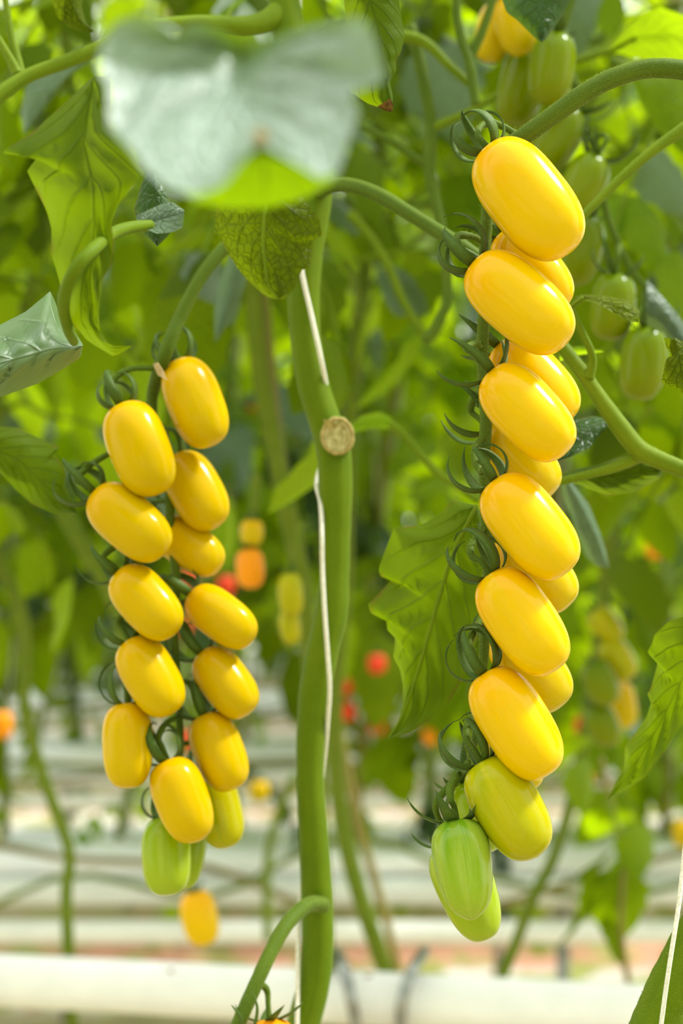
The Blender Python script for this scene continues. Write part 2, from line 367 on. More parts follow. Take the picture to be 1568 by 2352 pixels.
# wilted leaves and prunings on the floor
r = random.Random(8); gs = ([], [])
for i in range(900):
    x, y = r.uniform(-4, 4), r.uniform(.9, 12); ln = r.uniform(.06, .16)
    q = Matrix.Translation((x, y, r.uniform(.01, .05))) @ Matrix.Rotation(r.uniform(0, 6.3), 4, 'Z') @ Matrix.Rotation(r.uniform(-.35, .1), 4, 'Y')
    u0 = r.uniform(.3, .9); w0 = ln * .3
    gs[i % 2].append(([q @ Vector(p) for p in ((0, 0, 0), (ln * .4, w0, .01), (ln * .45, 0, .03), (ln * .4, -w0, .01), (ln, 0, 0))], [(0, 2, 1), (0, 3, 2), (1, 2, 4), (2, 3, 4)], [(0, .5), (.4, 1), (.4, .5), (.4, 0), (1, .5)]))
for q, mt in zip(gs, ('dry', 'leaf')):
    g = join(*q); o = link('leaf_litter', new_mesh('leaf_litter', g[0], g[1], M[mt], g[2]))
    tag(o, ('scattered dry brown leaf litter' if mt == 'dry' else 'scattered green pruned leaf litter') + ' on the floor between the rows', 'litter', kind='stuff')

# near rail pipe across the foot of the picture, with its steel hooks
a, b = P(-500, 2226, 1.42), P(2000, 2352, 1.25)
org = P(784, 2295, 1.34)
pipe = empty('rail_pipe', org)
tag(pipe, 'thick white painted heating pipe running across the bottom behind the main stem', 'pipe')
wmesh('tube', tube([a, a.lerp(b, 0.5), b], 0.0245, 8, 28), M['pipe'], org, pipe)
for (px, py) in ((925, 2338), (1160, 2274), (330, 2215), (1010, 2342), (470, 2243)):
    s = (px + 500) / 2500; c = a.lerp(b, s); ang = math.radians(random.uniform(20, 110))
    n = Vector((0, -math.cos(ang - 0.6), math.sin(ang - 0.6)))
    q = c + n * 0.0243; tx = (b - a).normalized(); bt = n.cross(tx)
    vv = [q + tx * (math.cos(w) * 0.0035) + bt * (math.sin(w) * 0.0028) + n * 0.0003 for w in [i * math.pi / 4 for i in range(8)]]
    wmesh('rust_spot', (vv, [tuple(range(8))], [(0, 0)] * 8), M['rust'], org, pipe)
for (pts, lab) in (([(775, 2190), (790, 2225), (805, 2290), (815, 2340), (820, 2400)], 'bent steel wire hook over the white pipe, just right of the main stem'),
                   ([(975, 2185), (945, 2232), (925, 2290), (920, 2345), (921, 2400)], 'bent steel wire hook over the white pipe, further from the main stem')):
    w = [P(x, y, dd) for (x, y), dd in zip(pts, (1.36, 1.29, 1.275, 1.28, 1.285))]
    hk = wmesh('wire_hook', tube(w, 0.0055, 20, 10), M['steel'], w[0]); tag(hk, lab, 'hook')

# ------------------------------------------------------------------ tomato fruit
NEXP = 2.75
def solve_box(hx, hy, asp):
    """Half length, half width and lean of a rounded fruit of given aspect that fills a box of half sizes hx, hy."""
    m = NEXP / (NEXP - 1); best = None
    for k in range(0, 181):
        al = math.radians(k * 0.5); s, c = math.sin(al), math.cos(al)
        ex = ((asp * s) ** m + c ** m) ** (1 / m); ey = ((asp * c) ** m + s ** m) ** (1 / m)
        e = abs(math.log((ex / ey) / (hx / hy)))
        if best is None or e < best[0] - 1e-9: best = (e, al, (hx / ex + hy / ey) / 2)
    return best[2] * asp, best[2], best[1]
def fruit_geo(stem, tip, rad, taper=0.0, bend=0.0, nub=0.0, lobes=0.02, nt=30, ns=30, seed=0):
    r = random.Random(seed); ax = tip - stem; L = ax.length; z = ax.normalized()
    x = Vector((0, -1, 0)); x = (x - z * x.dot(z)).normalized(); y = z.cross(x)
    v, uv, f = [], [], []; ph = r.uniform(0, 6); n = NEXP
    for i in range(nt + 1):
        phi = math.pi * i / nt; c, s = math.cos(phi), math.sin(phi)
        zz = math.copysign(abs(c) ** (2 / n), c); rr = max(0.0, s) ** (2 / n); t = (1 - zz) / 2
        rr *= 1 - taper * (t - 0.35)
        h = t * L
        if t < 0.06: h += (0.06 - t) / 0.06 * 0.035 * L * max(0, 1 - rr * 2.2)     # dimple at the stem
        if nub and t > 0.93: h += nub * L * (t - 0.93) / 0.07 * max(0.0, 1 - rr * 2.5)
        for j in range(ns):
            a = 2 * math.pi * j / ns
            q = rr * rad * (1 + lobes * math.cos(3 * a + ph) * (0.3 + t) + lobes * 0.6 * math.cos(2 * a + ph * 2))
            v.append(stem + z * h + x * (math.cos(a) * q) + y * (math.sin(a) * q + bend * rad * math.sin(math.pi * t))); uv.append((j / ns, t))
    for i in range(nt):
        for j in range(ns):
            k = (j + 1) % ns; f.append((i * ns + j, (i + 1) * ns + j, (i + 1) * ns + k, i * ns + k))
    return v, f, uv
def sepal_geo(base, axis, radial, R, sweep, width, thick=0.0006, n=12, skew=0.0, r0=0.0015, open_=0.0):
    """A calyx lobe that leaves the fruit's shoulder outwards and curls back up."""
    side = axis.cross(radial).normalized(); v, f, uv = [], [], []
    for i in range(n):
        s = i / (n - 1); th = s * sweep; k = 1 - open_ * s
        p = base + radial * (r0 + R * math.sin(th) * (1 + 0.25 * open_)) + axis * (R * (1 - math.cos(th)) + 0.0004) + side * (skew * R * s * s)
        tg = (radial * math.cos(th) + axis * math.sin(th)).normalized(); nn = side.cross(tg).normalized()
        w = width * (0.75 + 0.6 * s if s < 0.3 else 0.93 * (1 - ((s - 0.3) / 0.7) ** 1.6)) + 0.00015
        for (aa, bb) in ((-1, 0.35), (-0.5, -0.3), (0, -0.6), (0.5, -0.3), (1, 0.35), (0, 0.5)):
            v.append(p + side * (w * aa) + nn * (thick * (1 if s < 0.9 else 0.4) * bb * (1.6 if aa else 1))); uv.append((0.5, s))
    for i in range(n - 1):
        for j in range(6):
            k = (j + 1) % 6; f.append((i * 6 + j, i * 6 + k, (i + 1) * 6 + k, (i + 1) * 6 + j))
    f.append(tuple(reversed(range(6)))); f.append(tuple(range((n - 1) * 6, n * 6)))
    return v, f, uv
TOM = {}
def tomato(key, bbox, d, mat, label, group, asp=1.62, flip=False, tilt=-0.012, calyx=True, stalk=None, taper=0.05, bend=0.0,
           nub=0.0, lobes=0.018, detail=1, seps=5, sweep=(2.6, 3.6), R=None, ang=None, ped=None, sep_mat='sepal', name='tomato', width=1.0, hair=False):
    x0, y0, x1, y1 = bbox; A, B, al = solve_box((x1 - x0) / 2, (y1 - y0) / 2, asp)
    if ang is not None: al = math.radians(ang)
    cx, cy = (x0 + x1) / 2, (y0 + y1) / 2; sg = -1 if flip else 1
    st = P(cx - sg * A * math.sin(al), cy - A * math.cos(al), d - tilt / 2); tp = P(cx + sg * A * math.sin(al), cy + A * math.cos(al), d + tilt / 2)
    rad = B / F * d; sd = hash(key) % 1000 if not isinstance(key, int) else key
    sd = sum(ord(ch) * (i + 3) for i, ch in enumerate(str(key))); r = random.Random(sd)
    o = wmesh(name, fruit_geo(st, tp, rad, taper, bend, nub, lobes, 30 if detail else 14, 32 if detail else 14, sd), M[mat], st)
    tag(o, label, 'tomato', group)
    ax = (st - tp).normalized()
    if calyx:
        base = st - ax * 0.0012; ref = Vector((0, -1, 0)); ref = (ref - ax * ref.dot(ax)).normalized(); bt = ax.cross(ref); a0 = r.uniform(0, 6)
        RR = R or rad * 0.44
        if detail:
            for k in range(seps):
                a = a0 + 2 * math.pi * k / seps + r.uniform(-0.2, 0.2); rdl = ref * math.cos(a) + bt * math.sin(a)
                wmesh('sepal', sepal_geo(base, ax, rdl, RR * r.uniform(0.8, 1.2), r.uniform(*sweep), 0.0021 * width * r.uniform(0.85, 1.15), skew=r.uniform(-0.5, 0.5), r0=0.0022, n=14), M[sep_mat], st, o)
        else:
            wmesh('calyx', join(*[sepal_geo(base, ax, ref * math.cos(a0 + k * 1.257) + bt * math.sin(a0 + k * 1.257), RR, r.uniform(1.6, 2.8), 0.0016, n=6) for k in range(5)]), M[sep_mat], st, o)
        if stalk is not None:
            p1 = st + ax * rad * 0.9
            q = min(stalk, key=lambda c: (c - (p1 + Vector((0, 0, rad * 0.55)))).length)
            knee = p1.lerp(q, 0.35) + Vector((0, 0, rad * 0.25))
            path = [st - ax * 0.0015, st + ax * rad * 0.45, p1, knee, q] if not ped else [st - ax * 0.0015, st + ax * rad * 0.45] + ped
            wmesh('pedicel', tube(path, [0.0014, 0.0011, 0.0012, 0.0016, 0.0012, 0.0013], 18, 8), M['stalk'], st, o)
            if hair: tag(wmesh('pedicel_hair', hairs(path, 0.0013, 160, 0.0011), M['hair'], st, o), kind='stuff')
    TOM[key] = (o, st, tp, rad)
    return o

# ------------------------------------------------------------------ the main plant: stem, scar, stalks
def stem_thing(name, label, cat, pts, d, rad, mat, hairn=0, hairl=0.001, n=60, segs=16, group=None, wob=0.02):
    w = [P(x, y, dd) for (x, y), dd in zip(pts, d if isinstance(d, (list, tuple)) else [d] * len(pts))]
    o = wmesh(name, tube(w, rad, n, segs, wob=wob), M[mat], w[0]); tag(o, label, cat, group)
    if hairn: tag(wmesh('hair', hairs(w, rad, hairn, hairl), M['hair'], w[0], o), kind='stuff')
    return o, w
sp = [(640, -120), (648, -40), (660, 60), (690, 180), (715, 300), (726, 400), (722, 480), (706, 570), (697, 680), (702, 780), (718, 880), (745, 965), (766, 1040), (770, 1130), (770, 1230), (768, 1320), (760, 1410), (741, 1490), (724, 1580), (714, 1680), (712, 1790), (718, 1890), (724, 1990), (728, 2080), (729, 2170), (722, 2250), (700, 2340), (680, 2420), (672, 2560), (676, 2800)]
main, mw = stem_thing('tomato_vine', 'thick green main tomato stem standing upright in the middle with a cut scar', 'stem', sp, 0.66,
                      [0.0075] * 8 + [0.0074, 0.0072, 0.0072, 0.0074, 0.0080, 0.0078, 0.0070, 0.0067, 0.0078, 0.0076, 0.0074, 0.0068, 0.0063, 0.0068, 0.0072, 0.0074, 0.0075, 0.0074, 0.0078, 0.008, 0.008, 0.008], 'stem', 9000, 0.0007, 120, 28)
mo = mw[0]
# cut scar: a stub towards the camera, with rim and recessed face
sc0 = P(770, 1008, 0.660); fwd = (Vector((0.10, -0.95, 0.0))).normalized(); sx = Vector((0, 0, 1)).cross(fwd).normalized(); sz = fwd.cross(sx)
def ring(rx, rz, off, n=28, wob=0.04, seed=1):
    r = random.Random(seed); return [sc0 + fwd * off + sx * (math.cos(2 * math.pi * i / n) * rx * (1 + r.uniform(-wob, wob))) + sz * (math.sin(2 * math.pi * i / n) * rz * (1 + r.uniform(-wob, wob)) + 0.0008) for i in range(n)]
def rings(rs):
    n = len(rs[0]); v = [p for q in rs for p in q]; f = []
    for i in range(len(rs) - 1):
        for j in range(n): k = (j + 1) % n; f.append((i * n + j, i * n + k, (i + 1) * n + k, (i + 1) * n + j))
    f.append(tuple(range((len(rs) - 1) * n, len(rs) * n))); return v, f, [(0, 0)] * len(v)
wmesh('stub', rings([ring(0.0084, 0.0105, 0.001), ring(0.0080, 0.0095, 0.0065), ring(0.0077, 0.0090, 0.0098)]), M['stem'], mo, main)
rim = wmesh('scar_rim', rings([ring(0.0077, 0.0088, 0.0090), ring(0.0078, 0.0089, 0.0104, seed=3), ring(0.0066, 0.0076, 0.0108, seed=4), ring(0.0060, 0.0069, 0.0100, seed=5)]), M['scar_rim'], mo, main); rim['label'] = 'rough brown rim of the cut scar'
face = wmesh('scar_face', rings([ring(0.0062, 0.0071, 0.0099, seed=6), ring(0.0050, 0.0058, 0.0104, seed=7), ring(0.0044, 0.0052, 0.0099, seed=8), ring(0.0032, 0.0036, 0.0103, seed=9), ring(0.0012, 0.0014, 0.0101, seed=10)]), M['scar'], mo, main); face['label'] = 'pale tan cut face of the scar'
petal = [P(742, 962, 0.648), P(757, 966, 0.646), P(778, 975, 0.648), P(770, 985, 0.6475), P(748, 984, 0.648)]
wmesh('bark_flap', (petal, [(0, 1, 2, 3, 4)], [(0, 0)] * 5), M['scar_rim'], mo, main)
# white twine winding round the main stem
tw = [(655, 300, .652), (676, 500, .650), (693, 625, .650), (714, 720, .650), (736, 820, .650), (748, 885, .657), (752, 950, .668), (740, 1050, .674), (727, 1110, .668), (736, 1155, .657), (739, 1230, .6505), (740, 1300, .6505), (745, 1400, .6495), (752, 1500, .6500), (757, 1580, .6520), (753, 1650, .656), (746, 1730, .664), (730, 1850, .672), (700, 2000, .671), (687, 2090, .664), (684, 2200, .656), (683, 2290, .652), (682, 2360, .650), (681, 2600, .650)]
w = [P(x, y, d) for x, y, d in tw]
twine = wmesh('support_twine', tube(w, 0.00108, 160, 8), M['twine'], w[0]); tag(twine, 'white twine winding around the thick main stem', 'twine')

# right truss stalk (arch and hanging axis)
rs_px = [(1660, 200), (1600, 168), (1530, 157), (1470, 160), (1400, 182), (1340, 215), (1270, 265), (1205, 312), (1160, 345), (1128, 420), (1118, 500), (1112, 600), (1112, 700), (1108, 780), (1110, 870), (1116, 950), (1112, 1060), (1114, 1150), (1118, 1240), (1120, 1340), (1114, 1440), (1110, 1520), (1098, 1620), (1092, 1690), (1080, 1745)]
rs_d = [.53, .53, .53, .53, .53, .53, .532, .535, .540] + [.546] * 14 + [.544, .540]
rstalk, rsw = stem_thing('truss_stalk', 'grey-green arching hairy truss stalk carrying the sharp row of yellow tomatoes', 'stalk', rs_px, rs_d,
                         [.0036] * 6 + [.0035, .0034, .0030, .0025, .0023, .0022, .0022, .0023, .0024, .0025, .0022, .0022, .0021, .002, .002, .0018, .0016, .0014, .0012], 'stalk', 9000, 0.0006, 140, 16)
tag(wmesh('long_hair', hairs(rsw, .0030, 420, .0021, 0.00006, rnd=random.Random(3)), M['hair'], rsw[0], rstalk), kind='stuff')
rsc = crom(rsw, 300)[95:]
# left truss stalk
ls_px = [(705, 520), (640, 525), (570, 538), (520, 566), (465, 632), (415, 725), (378, 815), (352, 895), (350, 960), (372, 1030), (388, 1130), (392, 1230), (405, 1330), (400, 1430), (404, 1520), (410, 1620), (414, 1700), (412, 1745)]
ls_d = [.655, .645, .635, .63, .625, .622, .62] + [.635] * 11
lstalk, lsw = stem_thing('truss_stalk', 'green curved truss stalk carrying the softer cluster of yellow tomatoes beside the main stem', 'stalk', ls_px, ls_d,
                         [.0034, .0032, .0030, .0030, .0029, .0028, .0032, .0027, .0024, .002, .002, .002, .0019, .0018, .0018, .0018, .0016, .0014], 'stalk', 2500, 0.0006, 110, 14)
lsc = crom(lsw, 300)[110:]
# lower truss stalk leaving the main stem near the pipe
bs_px = [(742, 2078), (715, 2076), (690, 2090), (655, 2128), (620, 2190), (590, 2255), (560, 2322), (535, 2385), (520, 2460)]
bstalk, bsw = stem_thing('truss_stalk', 'green young truss stalk bending down from the main stem in front of the white pipe', 'stalk', bs_px,
                         [.652, .642, .632, .620, .610, .602, .597, .595, .595], [.0036, .0034, .0033, .0032, .0031, .0031, .0031, .003], 'stalk', 1500, 0.0006, 60, 16)

# ------------------------------------------------------------------ right cluster, front column
G = 'yellow plum tomatoes of the sharp cluster'
tomato('r1', (1086, 319, 1343, 598), .518, 'yellow', 'large glossy yellow tomato topmost in the sharp cluster, long white highlight', G, 1.63, stalk=rsc, taper=.02, R=.0085, hair=True, ped=[P(1105, 290, .535), P(1130, 283, .538), P(1165, 296, .538), P(1195, 318, .538)])
tomato('r2', (1067, 575, 1321, 818), .518, 'yellow', 'glossy yellow tomato second from top in the sharp cluster, loop-shaped highlight', G, 1.66, stalk=rsc, R=.0088, seps=6, hair=True, ped=[P(1048, 548, .532), P(1060, 540, .535), P(1090, 545, .54), P(1114, 560, .545)])
tomato('r3', (1100, 834, 1324, 1062), .518, 'yellow', 'glossy yellow tomato third from top in the sharp cluster, sepals spread open', G, 1.62, stalk=rsc, R=.013, sweep=(1.1, 1.8), hair=True, ped=[P(1085, 812, .53), P(1072, 800, .533), P(1090, 790, .54), P(1108, 800, .546)])
tomato('r4', (1102, 1086, 1332, 1335), .518, 'yellow', 'glossy yellow tomato fourth from top in the sharp cluster, below open calyx loops', G, 1.66, stalk=rsc, taper=.05, R=.0090, hair=True, ped=[P(1105, 1085, .53), P(1092, 1060, .534), P(1092, 1025, .54), P(1112, 1000, .546)])
tomato('r5', (1091, 1302, 1311, 1556), .518, 'yellow', 'glossy yellow tomato fifth from top in the sharp cluster, small bright highlight on shoulder', G, 1.68, stalk=rsc, taper=.06, R=.0088, hair=True, ped=[P(1085, 1280, .53), P(1080, 1258, .534), P(1090, 1240, .54), P(1114, 1205, .546)])
tomato('r6', (1075, 1530, 1296, 1795), .518, 'yellow', 'glossy yellow tomato sixth from top in the sharp cluster, just above the greenish ones', G, 1.72, stalk=rsc, taper=.06, R=.0085, hair=True, ped=[P(1078, 1480, .532), P(1085, 1455, .536), P(1100, 1430, .541), P(1113, 1412, .546)])
tomato('r7', (1066, 1735, 1270, 1980), .519, 'turning', 'yellow-green half ripe tomato hanging below the sharp yellow column', G, 1.62, stalk=rsc, taper=.10, R=.0085, seps=6, nub=.012, hair=True, ped=[P(1072, 1700, .53), P(1072, 1670, .536), P(1085, 1645, .541), P(1096, 1630, .545)])
tomato('r8', (991, 1880, 1138, 2108), .515, 'green', 'bright green unripe tomato at the lower end of the sharp cluster, darker shoulders', G, 1.66, ang=9, stalk=rsc, taper=.32, R=.014, sweep=(0.9, 1.7), nub=.035, lobes=.014, width=1.15, hair=True, ped=[P(1036, 1840, .520), P(1034, 1812, .523), P(1058, 1775, .530), P(1082, 1745, .540)])
tomato('r9', (995, 1925, 1153, 2167), .545, 'green_pale', 'pale green unripe tomato half hidden behind the bright green one', G, 1.7, ang=21, calyx=True, stalk=rsc, taper=.32, R=.010, sweep=(1.0, 1.8), ped=[P(1000, 1850, .55), P(1035, 1800, .548), P(1082, 1745, .54)])
tomato('r10', (1045, 1790, 1150, 1962), .551, 'green_pale', 'small pale green tomato wedged behind the yellow-green one', G, 1.6, ang=22, stalk=rsc, R=.010, sweep=(1.0, 1.8), ped=[P(1050, 1790, .552), P(1060, 1770, .548), P(1082, 1745, .54)])
# back column
tomato('rb1', (1128, 522, 1318, 722), .553, 'yellow', 'yellow tomato peeking from behind the two topmost sharp ones', G, 1.6, stalk=rsc)
tomato('rb2', (1122, 772, 1332, 986), .553, 'yellow', 'yellow tomato peeking from behind the second and third sharp ones', G, 1.6, stalk=rsc, R=.012, sweep=(1.2, 2.2))
tomato('rb3', (1098, 962, 1289, 1155), .555, 'yellow_back', 'yellow tomato peeking from behind the third and fourth sharp ones', G, 1.55, stalk=rsc, R=.012, sweep=(1.2, 2.2))
tomato('rb4', (1130, 1210, 1329, 1412), .555, 'yellow_back', 'dull yellow tomato behind the fourth and fifth sharp ones', G, 1.6, stalk=rsc, calyx=True)
tomato('rb5', (1122, 1430, 1316, 1640), .555, 'yellow_back', 'dull yellow speckled tomato behind the fifth and sixth sharp ones', G, 1.6, stalk=rsc)
tomato('rb6', (1098, 1628, 1251, 1826), .555, 'yellow_back', 'dull yellow tomato mostly hidden behind the sixth sharp one', G, 1.6, stalk=rsc)

# ------------------------------------------------------------------ left cluster
G = 'yellow plum tomatoes of the softer cluster'
D = .622
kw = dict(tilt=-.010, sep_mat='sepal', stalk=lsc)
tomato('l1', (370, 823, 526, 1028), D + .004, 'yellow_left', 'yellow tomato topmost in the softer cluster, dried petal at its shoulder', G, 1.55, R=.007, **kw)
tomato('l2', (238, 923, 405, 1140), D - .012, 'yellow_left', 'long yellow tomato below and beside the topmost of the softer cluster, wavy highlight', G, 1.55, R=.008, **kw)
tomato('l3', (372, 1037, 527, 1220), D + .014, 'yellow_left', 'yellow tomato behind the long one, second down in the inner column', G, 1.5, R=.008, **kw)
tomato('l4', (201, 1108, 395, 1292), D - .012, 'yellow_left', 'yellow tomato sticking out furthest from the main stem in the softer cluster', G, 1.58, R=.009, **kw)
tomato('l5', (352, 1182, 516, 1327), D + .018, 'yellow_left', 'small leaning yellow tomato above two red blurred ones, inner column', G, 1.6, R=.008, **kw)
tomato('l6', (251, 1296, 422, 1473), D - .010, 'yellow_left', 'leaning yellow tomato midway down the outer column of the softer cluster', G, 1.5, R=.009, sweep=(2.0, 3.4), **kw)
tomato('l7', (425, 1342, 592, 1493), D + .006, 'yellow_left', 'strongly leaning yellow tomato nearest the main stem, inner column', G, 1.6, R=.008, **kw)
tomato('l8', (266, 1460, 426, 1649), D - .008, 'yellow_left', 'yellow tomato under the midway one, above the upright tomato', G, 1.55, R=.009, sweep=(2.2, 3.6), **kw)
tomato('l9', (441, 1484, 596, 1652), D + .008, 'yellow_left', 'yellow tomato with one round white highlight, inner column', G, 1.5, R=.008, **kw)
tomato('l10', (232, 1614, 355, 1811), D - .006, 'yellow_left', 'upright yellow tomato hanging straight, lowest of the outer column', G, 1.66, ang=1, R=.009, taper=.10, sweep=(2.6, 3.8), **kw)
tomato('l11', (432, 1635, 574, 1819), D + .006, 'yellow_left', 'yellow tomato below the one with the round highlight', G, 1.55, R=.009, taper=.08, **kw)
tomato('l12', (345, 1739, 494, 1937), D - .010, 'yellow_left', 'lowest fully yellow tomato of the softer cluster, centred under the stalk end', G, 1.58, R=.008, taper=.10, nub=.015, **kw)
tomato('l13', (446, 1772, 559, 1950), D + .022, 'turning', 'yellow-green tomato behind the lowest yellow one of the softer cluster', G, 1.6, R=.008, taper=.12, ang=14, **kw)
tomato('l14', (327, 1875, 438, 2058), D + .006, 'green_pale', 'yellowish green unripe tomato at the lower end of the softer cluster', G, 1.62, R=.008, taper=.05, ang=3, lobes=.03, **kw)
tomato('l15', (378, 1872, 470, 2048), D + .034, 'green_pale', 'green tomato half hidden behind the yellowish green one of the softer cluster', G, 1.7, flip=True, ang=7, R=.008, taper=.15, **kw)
# dried flower petals at the top fruit
g = [P(352, 838, .612), P(362, 834, .611), P(374, 852, .610), P(384, 874, .609), P(374, 868, .609), P(362, 862, .611)]
ln = wmesh('dried_petal', (g + [p + Vector((0, .0006, .0003)) for p in g], [(0, 1, 2, 5), (2, 3, 4, 5), (11, 8, 7, 6), (11, 10, 9, 8), (0, 6, 7, 1), (1, 7, 8, 2), (2, 8, 9, 3), (3, 9, 10, 4), (4, 10, 11, 5), (5, 11, 6, 0)], [(0, 0)] * 12), M['dry'], g[0], None, False)
tag(ln, 'small dried brown petal stuck between stalk and topmost softer tomato', 'petal')
# tomato starting below the lower edge, with its sepals
tomato('low', (560, 2338, 690, 2545), .598, 'orange', 'orange tomato just showing at the bottom edge beside the young stalk', None, 1.6, ang=4, R=.016, sweep=(0.8, 1.5), calyx=True, stalk=crom(bsw, 60)[40:])
for (b0, b1, b2, lab) in (((578, 2372), (590, 2310), (578, 2276), 'sepal'), ((556, 2365), (545, 2325), (531, 2308), 'sepal')):
    ww = [P(b0[0], b0[1], .592), P((b0[0] + b1[0]) / 2 + 4, (b0[1] + b1[1]) / 2, .589), P(b1[0], b1[1], .588), P(b2[0], b2[1], .588)]
    wmesh('bract', tube(ww, [.0012, .0015, .0012, .0002], 16, 8, 0.5), M['sepal'], bsw[0], bstalk)

# ------------------------------------------------------------------ cluster behind, upper right
gs_px = [(1330, -60), (1300, 40), (1290, 110), (1330, 220), (1350, 300), (1375, 380), (1390, 480), (1420, 560), (1450, 620), (1500, 680)]
gst, gsw = stem_thing('truss_stalk', 'thin dark truss stalk of the blurred greenish cluster behind the sharp one', 'stalk', gs_px, .79, [.0026, .0025, .0024, .0022, .002, .002, .0018, .0016, .0014], 'stalk', 0, n=60, segs=10)
gsc = crom(gsw, 120); G = 'blurred greenish plum tomatoes behind the sharp cluster'
kw = dict(stalk=gsc, tilt=0.0, sweep=(0.9, 1.9), R=.014)
tomato('g1', (1094, 2, 1176, 146), .80, 'yellow_back', 'blurred yellow tomato near the top edge, beside a forked twig', G, 1.6, flip=True, ang=12, **kw)
tomato('g2', (1128, -10, 1236, 128), .775, 'yellow_back', 'blurred yellow tomato partly covered by a dark leaf at the top', G, 1.5, ang=20, **kw)
tomato('g3', (1213, 75, 1320, 242), .755, 'olive', 'blurred green tomato under the dark leaf, pale gleams on its side', G, 1.55, flip=True, ang=8, **kw)
tomato('g4', (1150, 95, 1245, 300), .80, 'olive', 'blurred olive tomato behind the arching stalk', G, 1.75, flip=True, ang=14, **kw)
tomato('g5', (1205, 240, 1345, 405), .775, 'olive', 'blurred olive green tomato directly under the arching stalk', G, 1.55, flip=True, ang=33, **kw)
tomato('g6', (1278, 350, 1396, 500), .755, 'olive', 'blurred green tomato touching the side of the topmost sharp yellow one', G, 1.5, flip=True, ang=28, **kw)
tomato('g7', (1280, 490, 1380, 660), .80, 'olive', 'dim green tomato lower behind the topmost sharp yellow one', G, 1.6, flip=True, ang=14, **kw)
tomato('g8', (1351, 628, 1462, 783), .76, 'olive', 'blurred green tomato behind the small olive leaf', G, 1.5, flip=True, ang=6, **kw)
tomato('g9', (1417, 750, 1533, 920), .75, 'olive', 'blurred green tomato beside the eaten leaf edge', G, 1.6, flip=True, ang=8, **kw)

# ------------------------------------------------------------------ leaves near the lens and around the clusters
def leaf_thing(label, parts, base, name='tomato_leaf', cat='leaf'):
    """parts: (name, geo, material key). The first is the leaf's own blade."""
    org = base
    o = wmesh(name, parts[0][1], M[parts[0][2]], org); tag(o, label, cat)
    for nm, geo, mk in parts[1:]: wmesh(nm, geo, M[mk], org, o)
    return o
def rib(pts, d, r=(.0009, .0003), n=20, toward=-.0006):
    ds = d if isinstance(d, (list, tuple)) else [d] * len(pts)
    return tube([P(x, y, q + toward) for (x, y), q in zip(pts, ds)], list(r), n, 6)
# pale leaf close to the lens
pl = blade([(545, 95), (500, 62), (450, 45), (400, 80), (330, 28), (262, 52), (235, 105), (222, 150), (250, 200), (250, 290), (300, 340), (340, 395), (390, 435), (450, 450), (515, 425), (560, 365), (600, 328)],
           [(545, 95), (562, 150), (535, 240), (560, 285), (600, 328)],
           [(545, 95), (600, 90), (700, 60), (820, 36), (850, 60), (878, 150), (885, 185), (800, 214), (826, 255), (798, 330), (776, 398), (735, 410), (680, 375), (600, 328)],
           .292, .262, -.013, -.010, 44, 10, .0012, .0016, 3)
lobe = blade([(600, 322), (545, 380), (490, 420), (420, 440), (440, 462), (520, 478), (610, 479)], [(600, 322), (604, 400), (610, 479)], [(600, 322), (660, 360), (720, 385), (780, 390), (765, 418), (690, 458), (610, 479)],
             .266, .292, .004, .004, 16, 5, .0003, .0, 5)
tip = tube([P(590, 318, .2595), P(598, 318, .2585), P(606, 322, .2595)], [.0008, .0017, .0008], 8, 10)
lt = leaf_thing('large pale grey-green leaf blurred close to the lens, over the top of the main stem', [('tomato_leaf', pl, 'leaf_sheen'), ('folded_lobe', lobe, 'leaf_lobe'), ('dry_tip', tip, 'dry')], P(545, 95, .302))
for c in lt.children:
    c['label'] = 'bright lime translucent lobe folded under' if c.name.startswith('folded') else 'small tan dried tip at the fold'
# veined olive leaf
md = [(612, 380), (610, 469), (607, 502), (604, 564), (610, 619), (616, 655), (640, 688)]
lf = blade([(612, 380), (540, 420), (500, 460), (495, 493), (493, 533), (506, 546), (521, 576), (543, 613), (567, 643), (595, 668), (610, 681), (640, 688)], md,
           [(612, 380), (670, 420), (696, 457), (720, 487), (732, 502), (740, 539), (729, 548), (716, 551), (717, 579), (711, 616), (693, 620), (686, 637), (674, 665), (659, 684), (640, 688)], .590, .600, .006, .004, 50, 9, .0006, .001, 8)
leaf_thing('olive green deeply veined leaf hanging point down over the main stem', [('tomato_leaf', lf, 'leaf_olive'), ('midrib', rib(md, [.590, .592, .593, .595, .597, .599, .600], (.0011, .0004)), 'petiole')], P(612, 380, .590))
# big drooping leaf beside the pale one
md = [(215, 175), (190, 330), (212, 430), (215, 520), (205, 640), (215, 740), (255, 800), (305, 795)]
lf = blade([(215, 175), (150, 235), (80, 300), (0, 352), (90, 356), (62, 392), (80, 430), (106, 482), (118, 522), (118, 580), (140, 660), (165, 740), (200, 782), (262, 820), (305, 795)], md,
           [(215, 175), (252, 182), (252, 290), (300, 350), (332, 400), (312, 422), (270, 470), (255, 512), (263, 570), (255, 612), (236, 640), (226, 720), (230, 782), (262, 796), (305, 795)], .455, .465, .010, -.004, 54, 8, .0009, .003, 4, dm=[.452, .450, .458, .462])
leaf_thing('large green crinkled leaf hanging down on the edge-side of the pale leaf, curled tip', [('tomato_leaf', lf, 'leaf_near')], P(215, 175, .455))
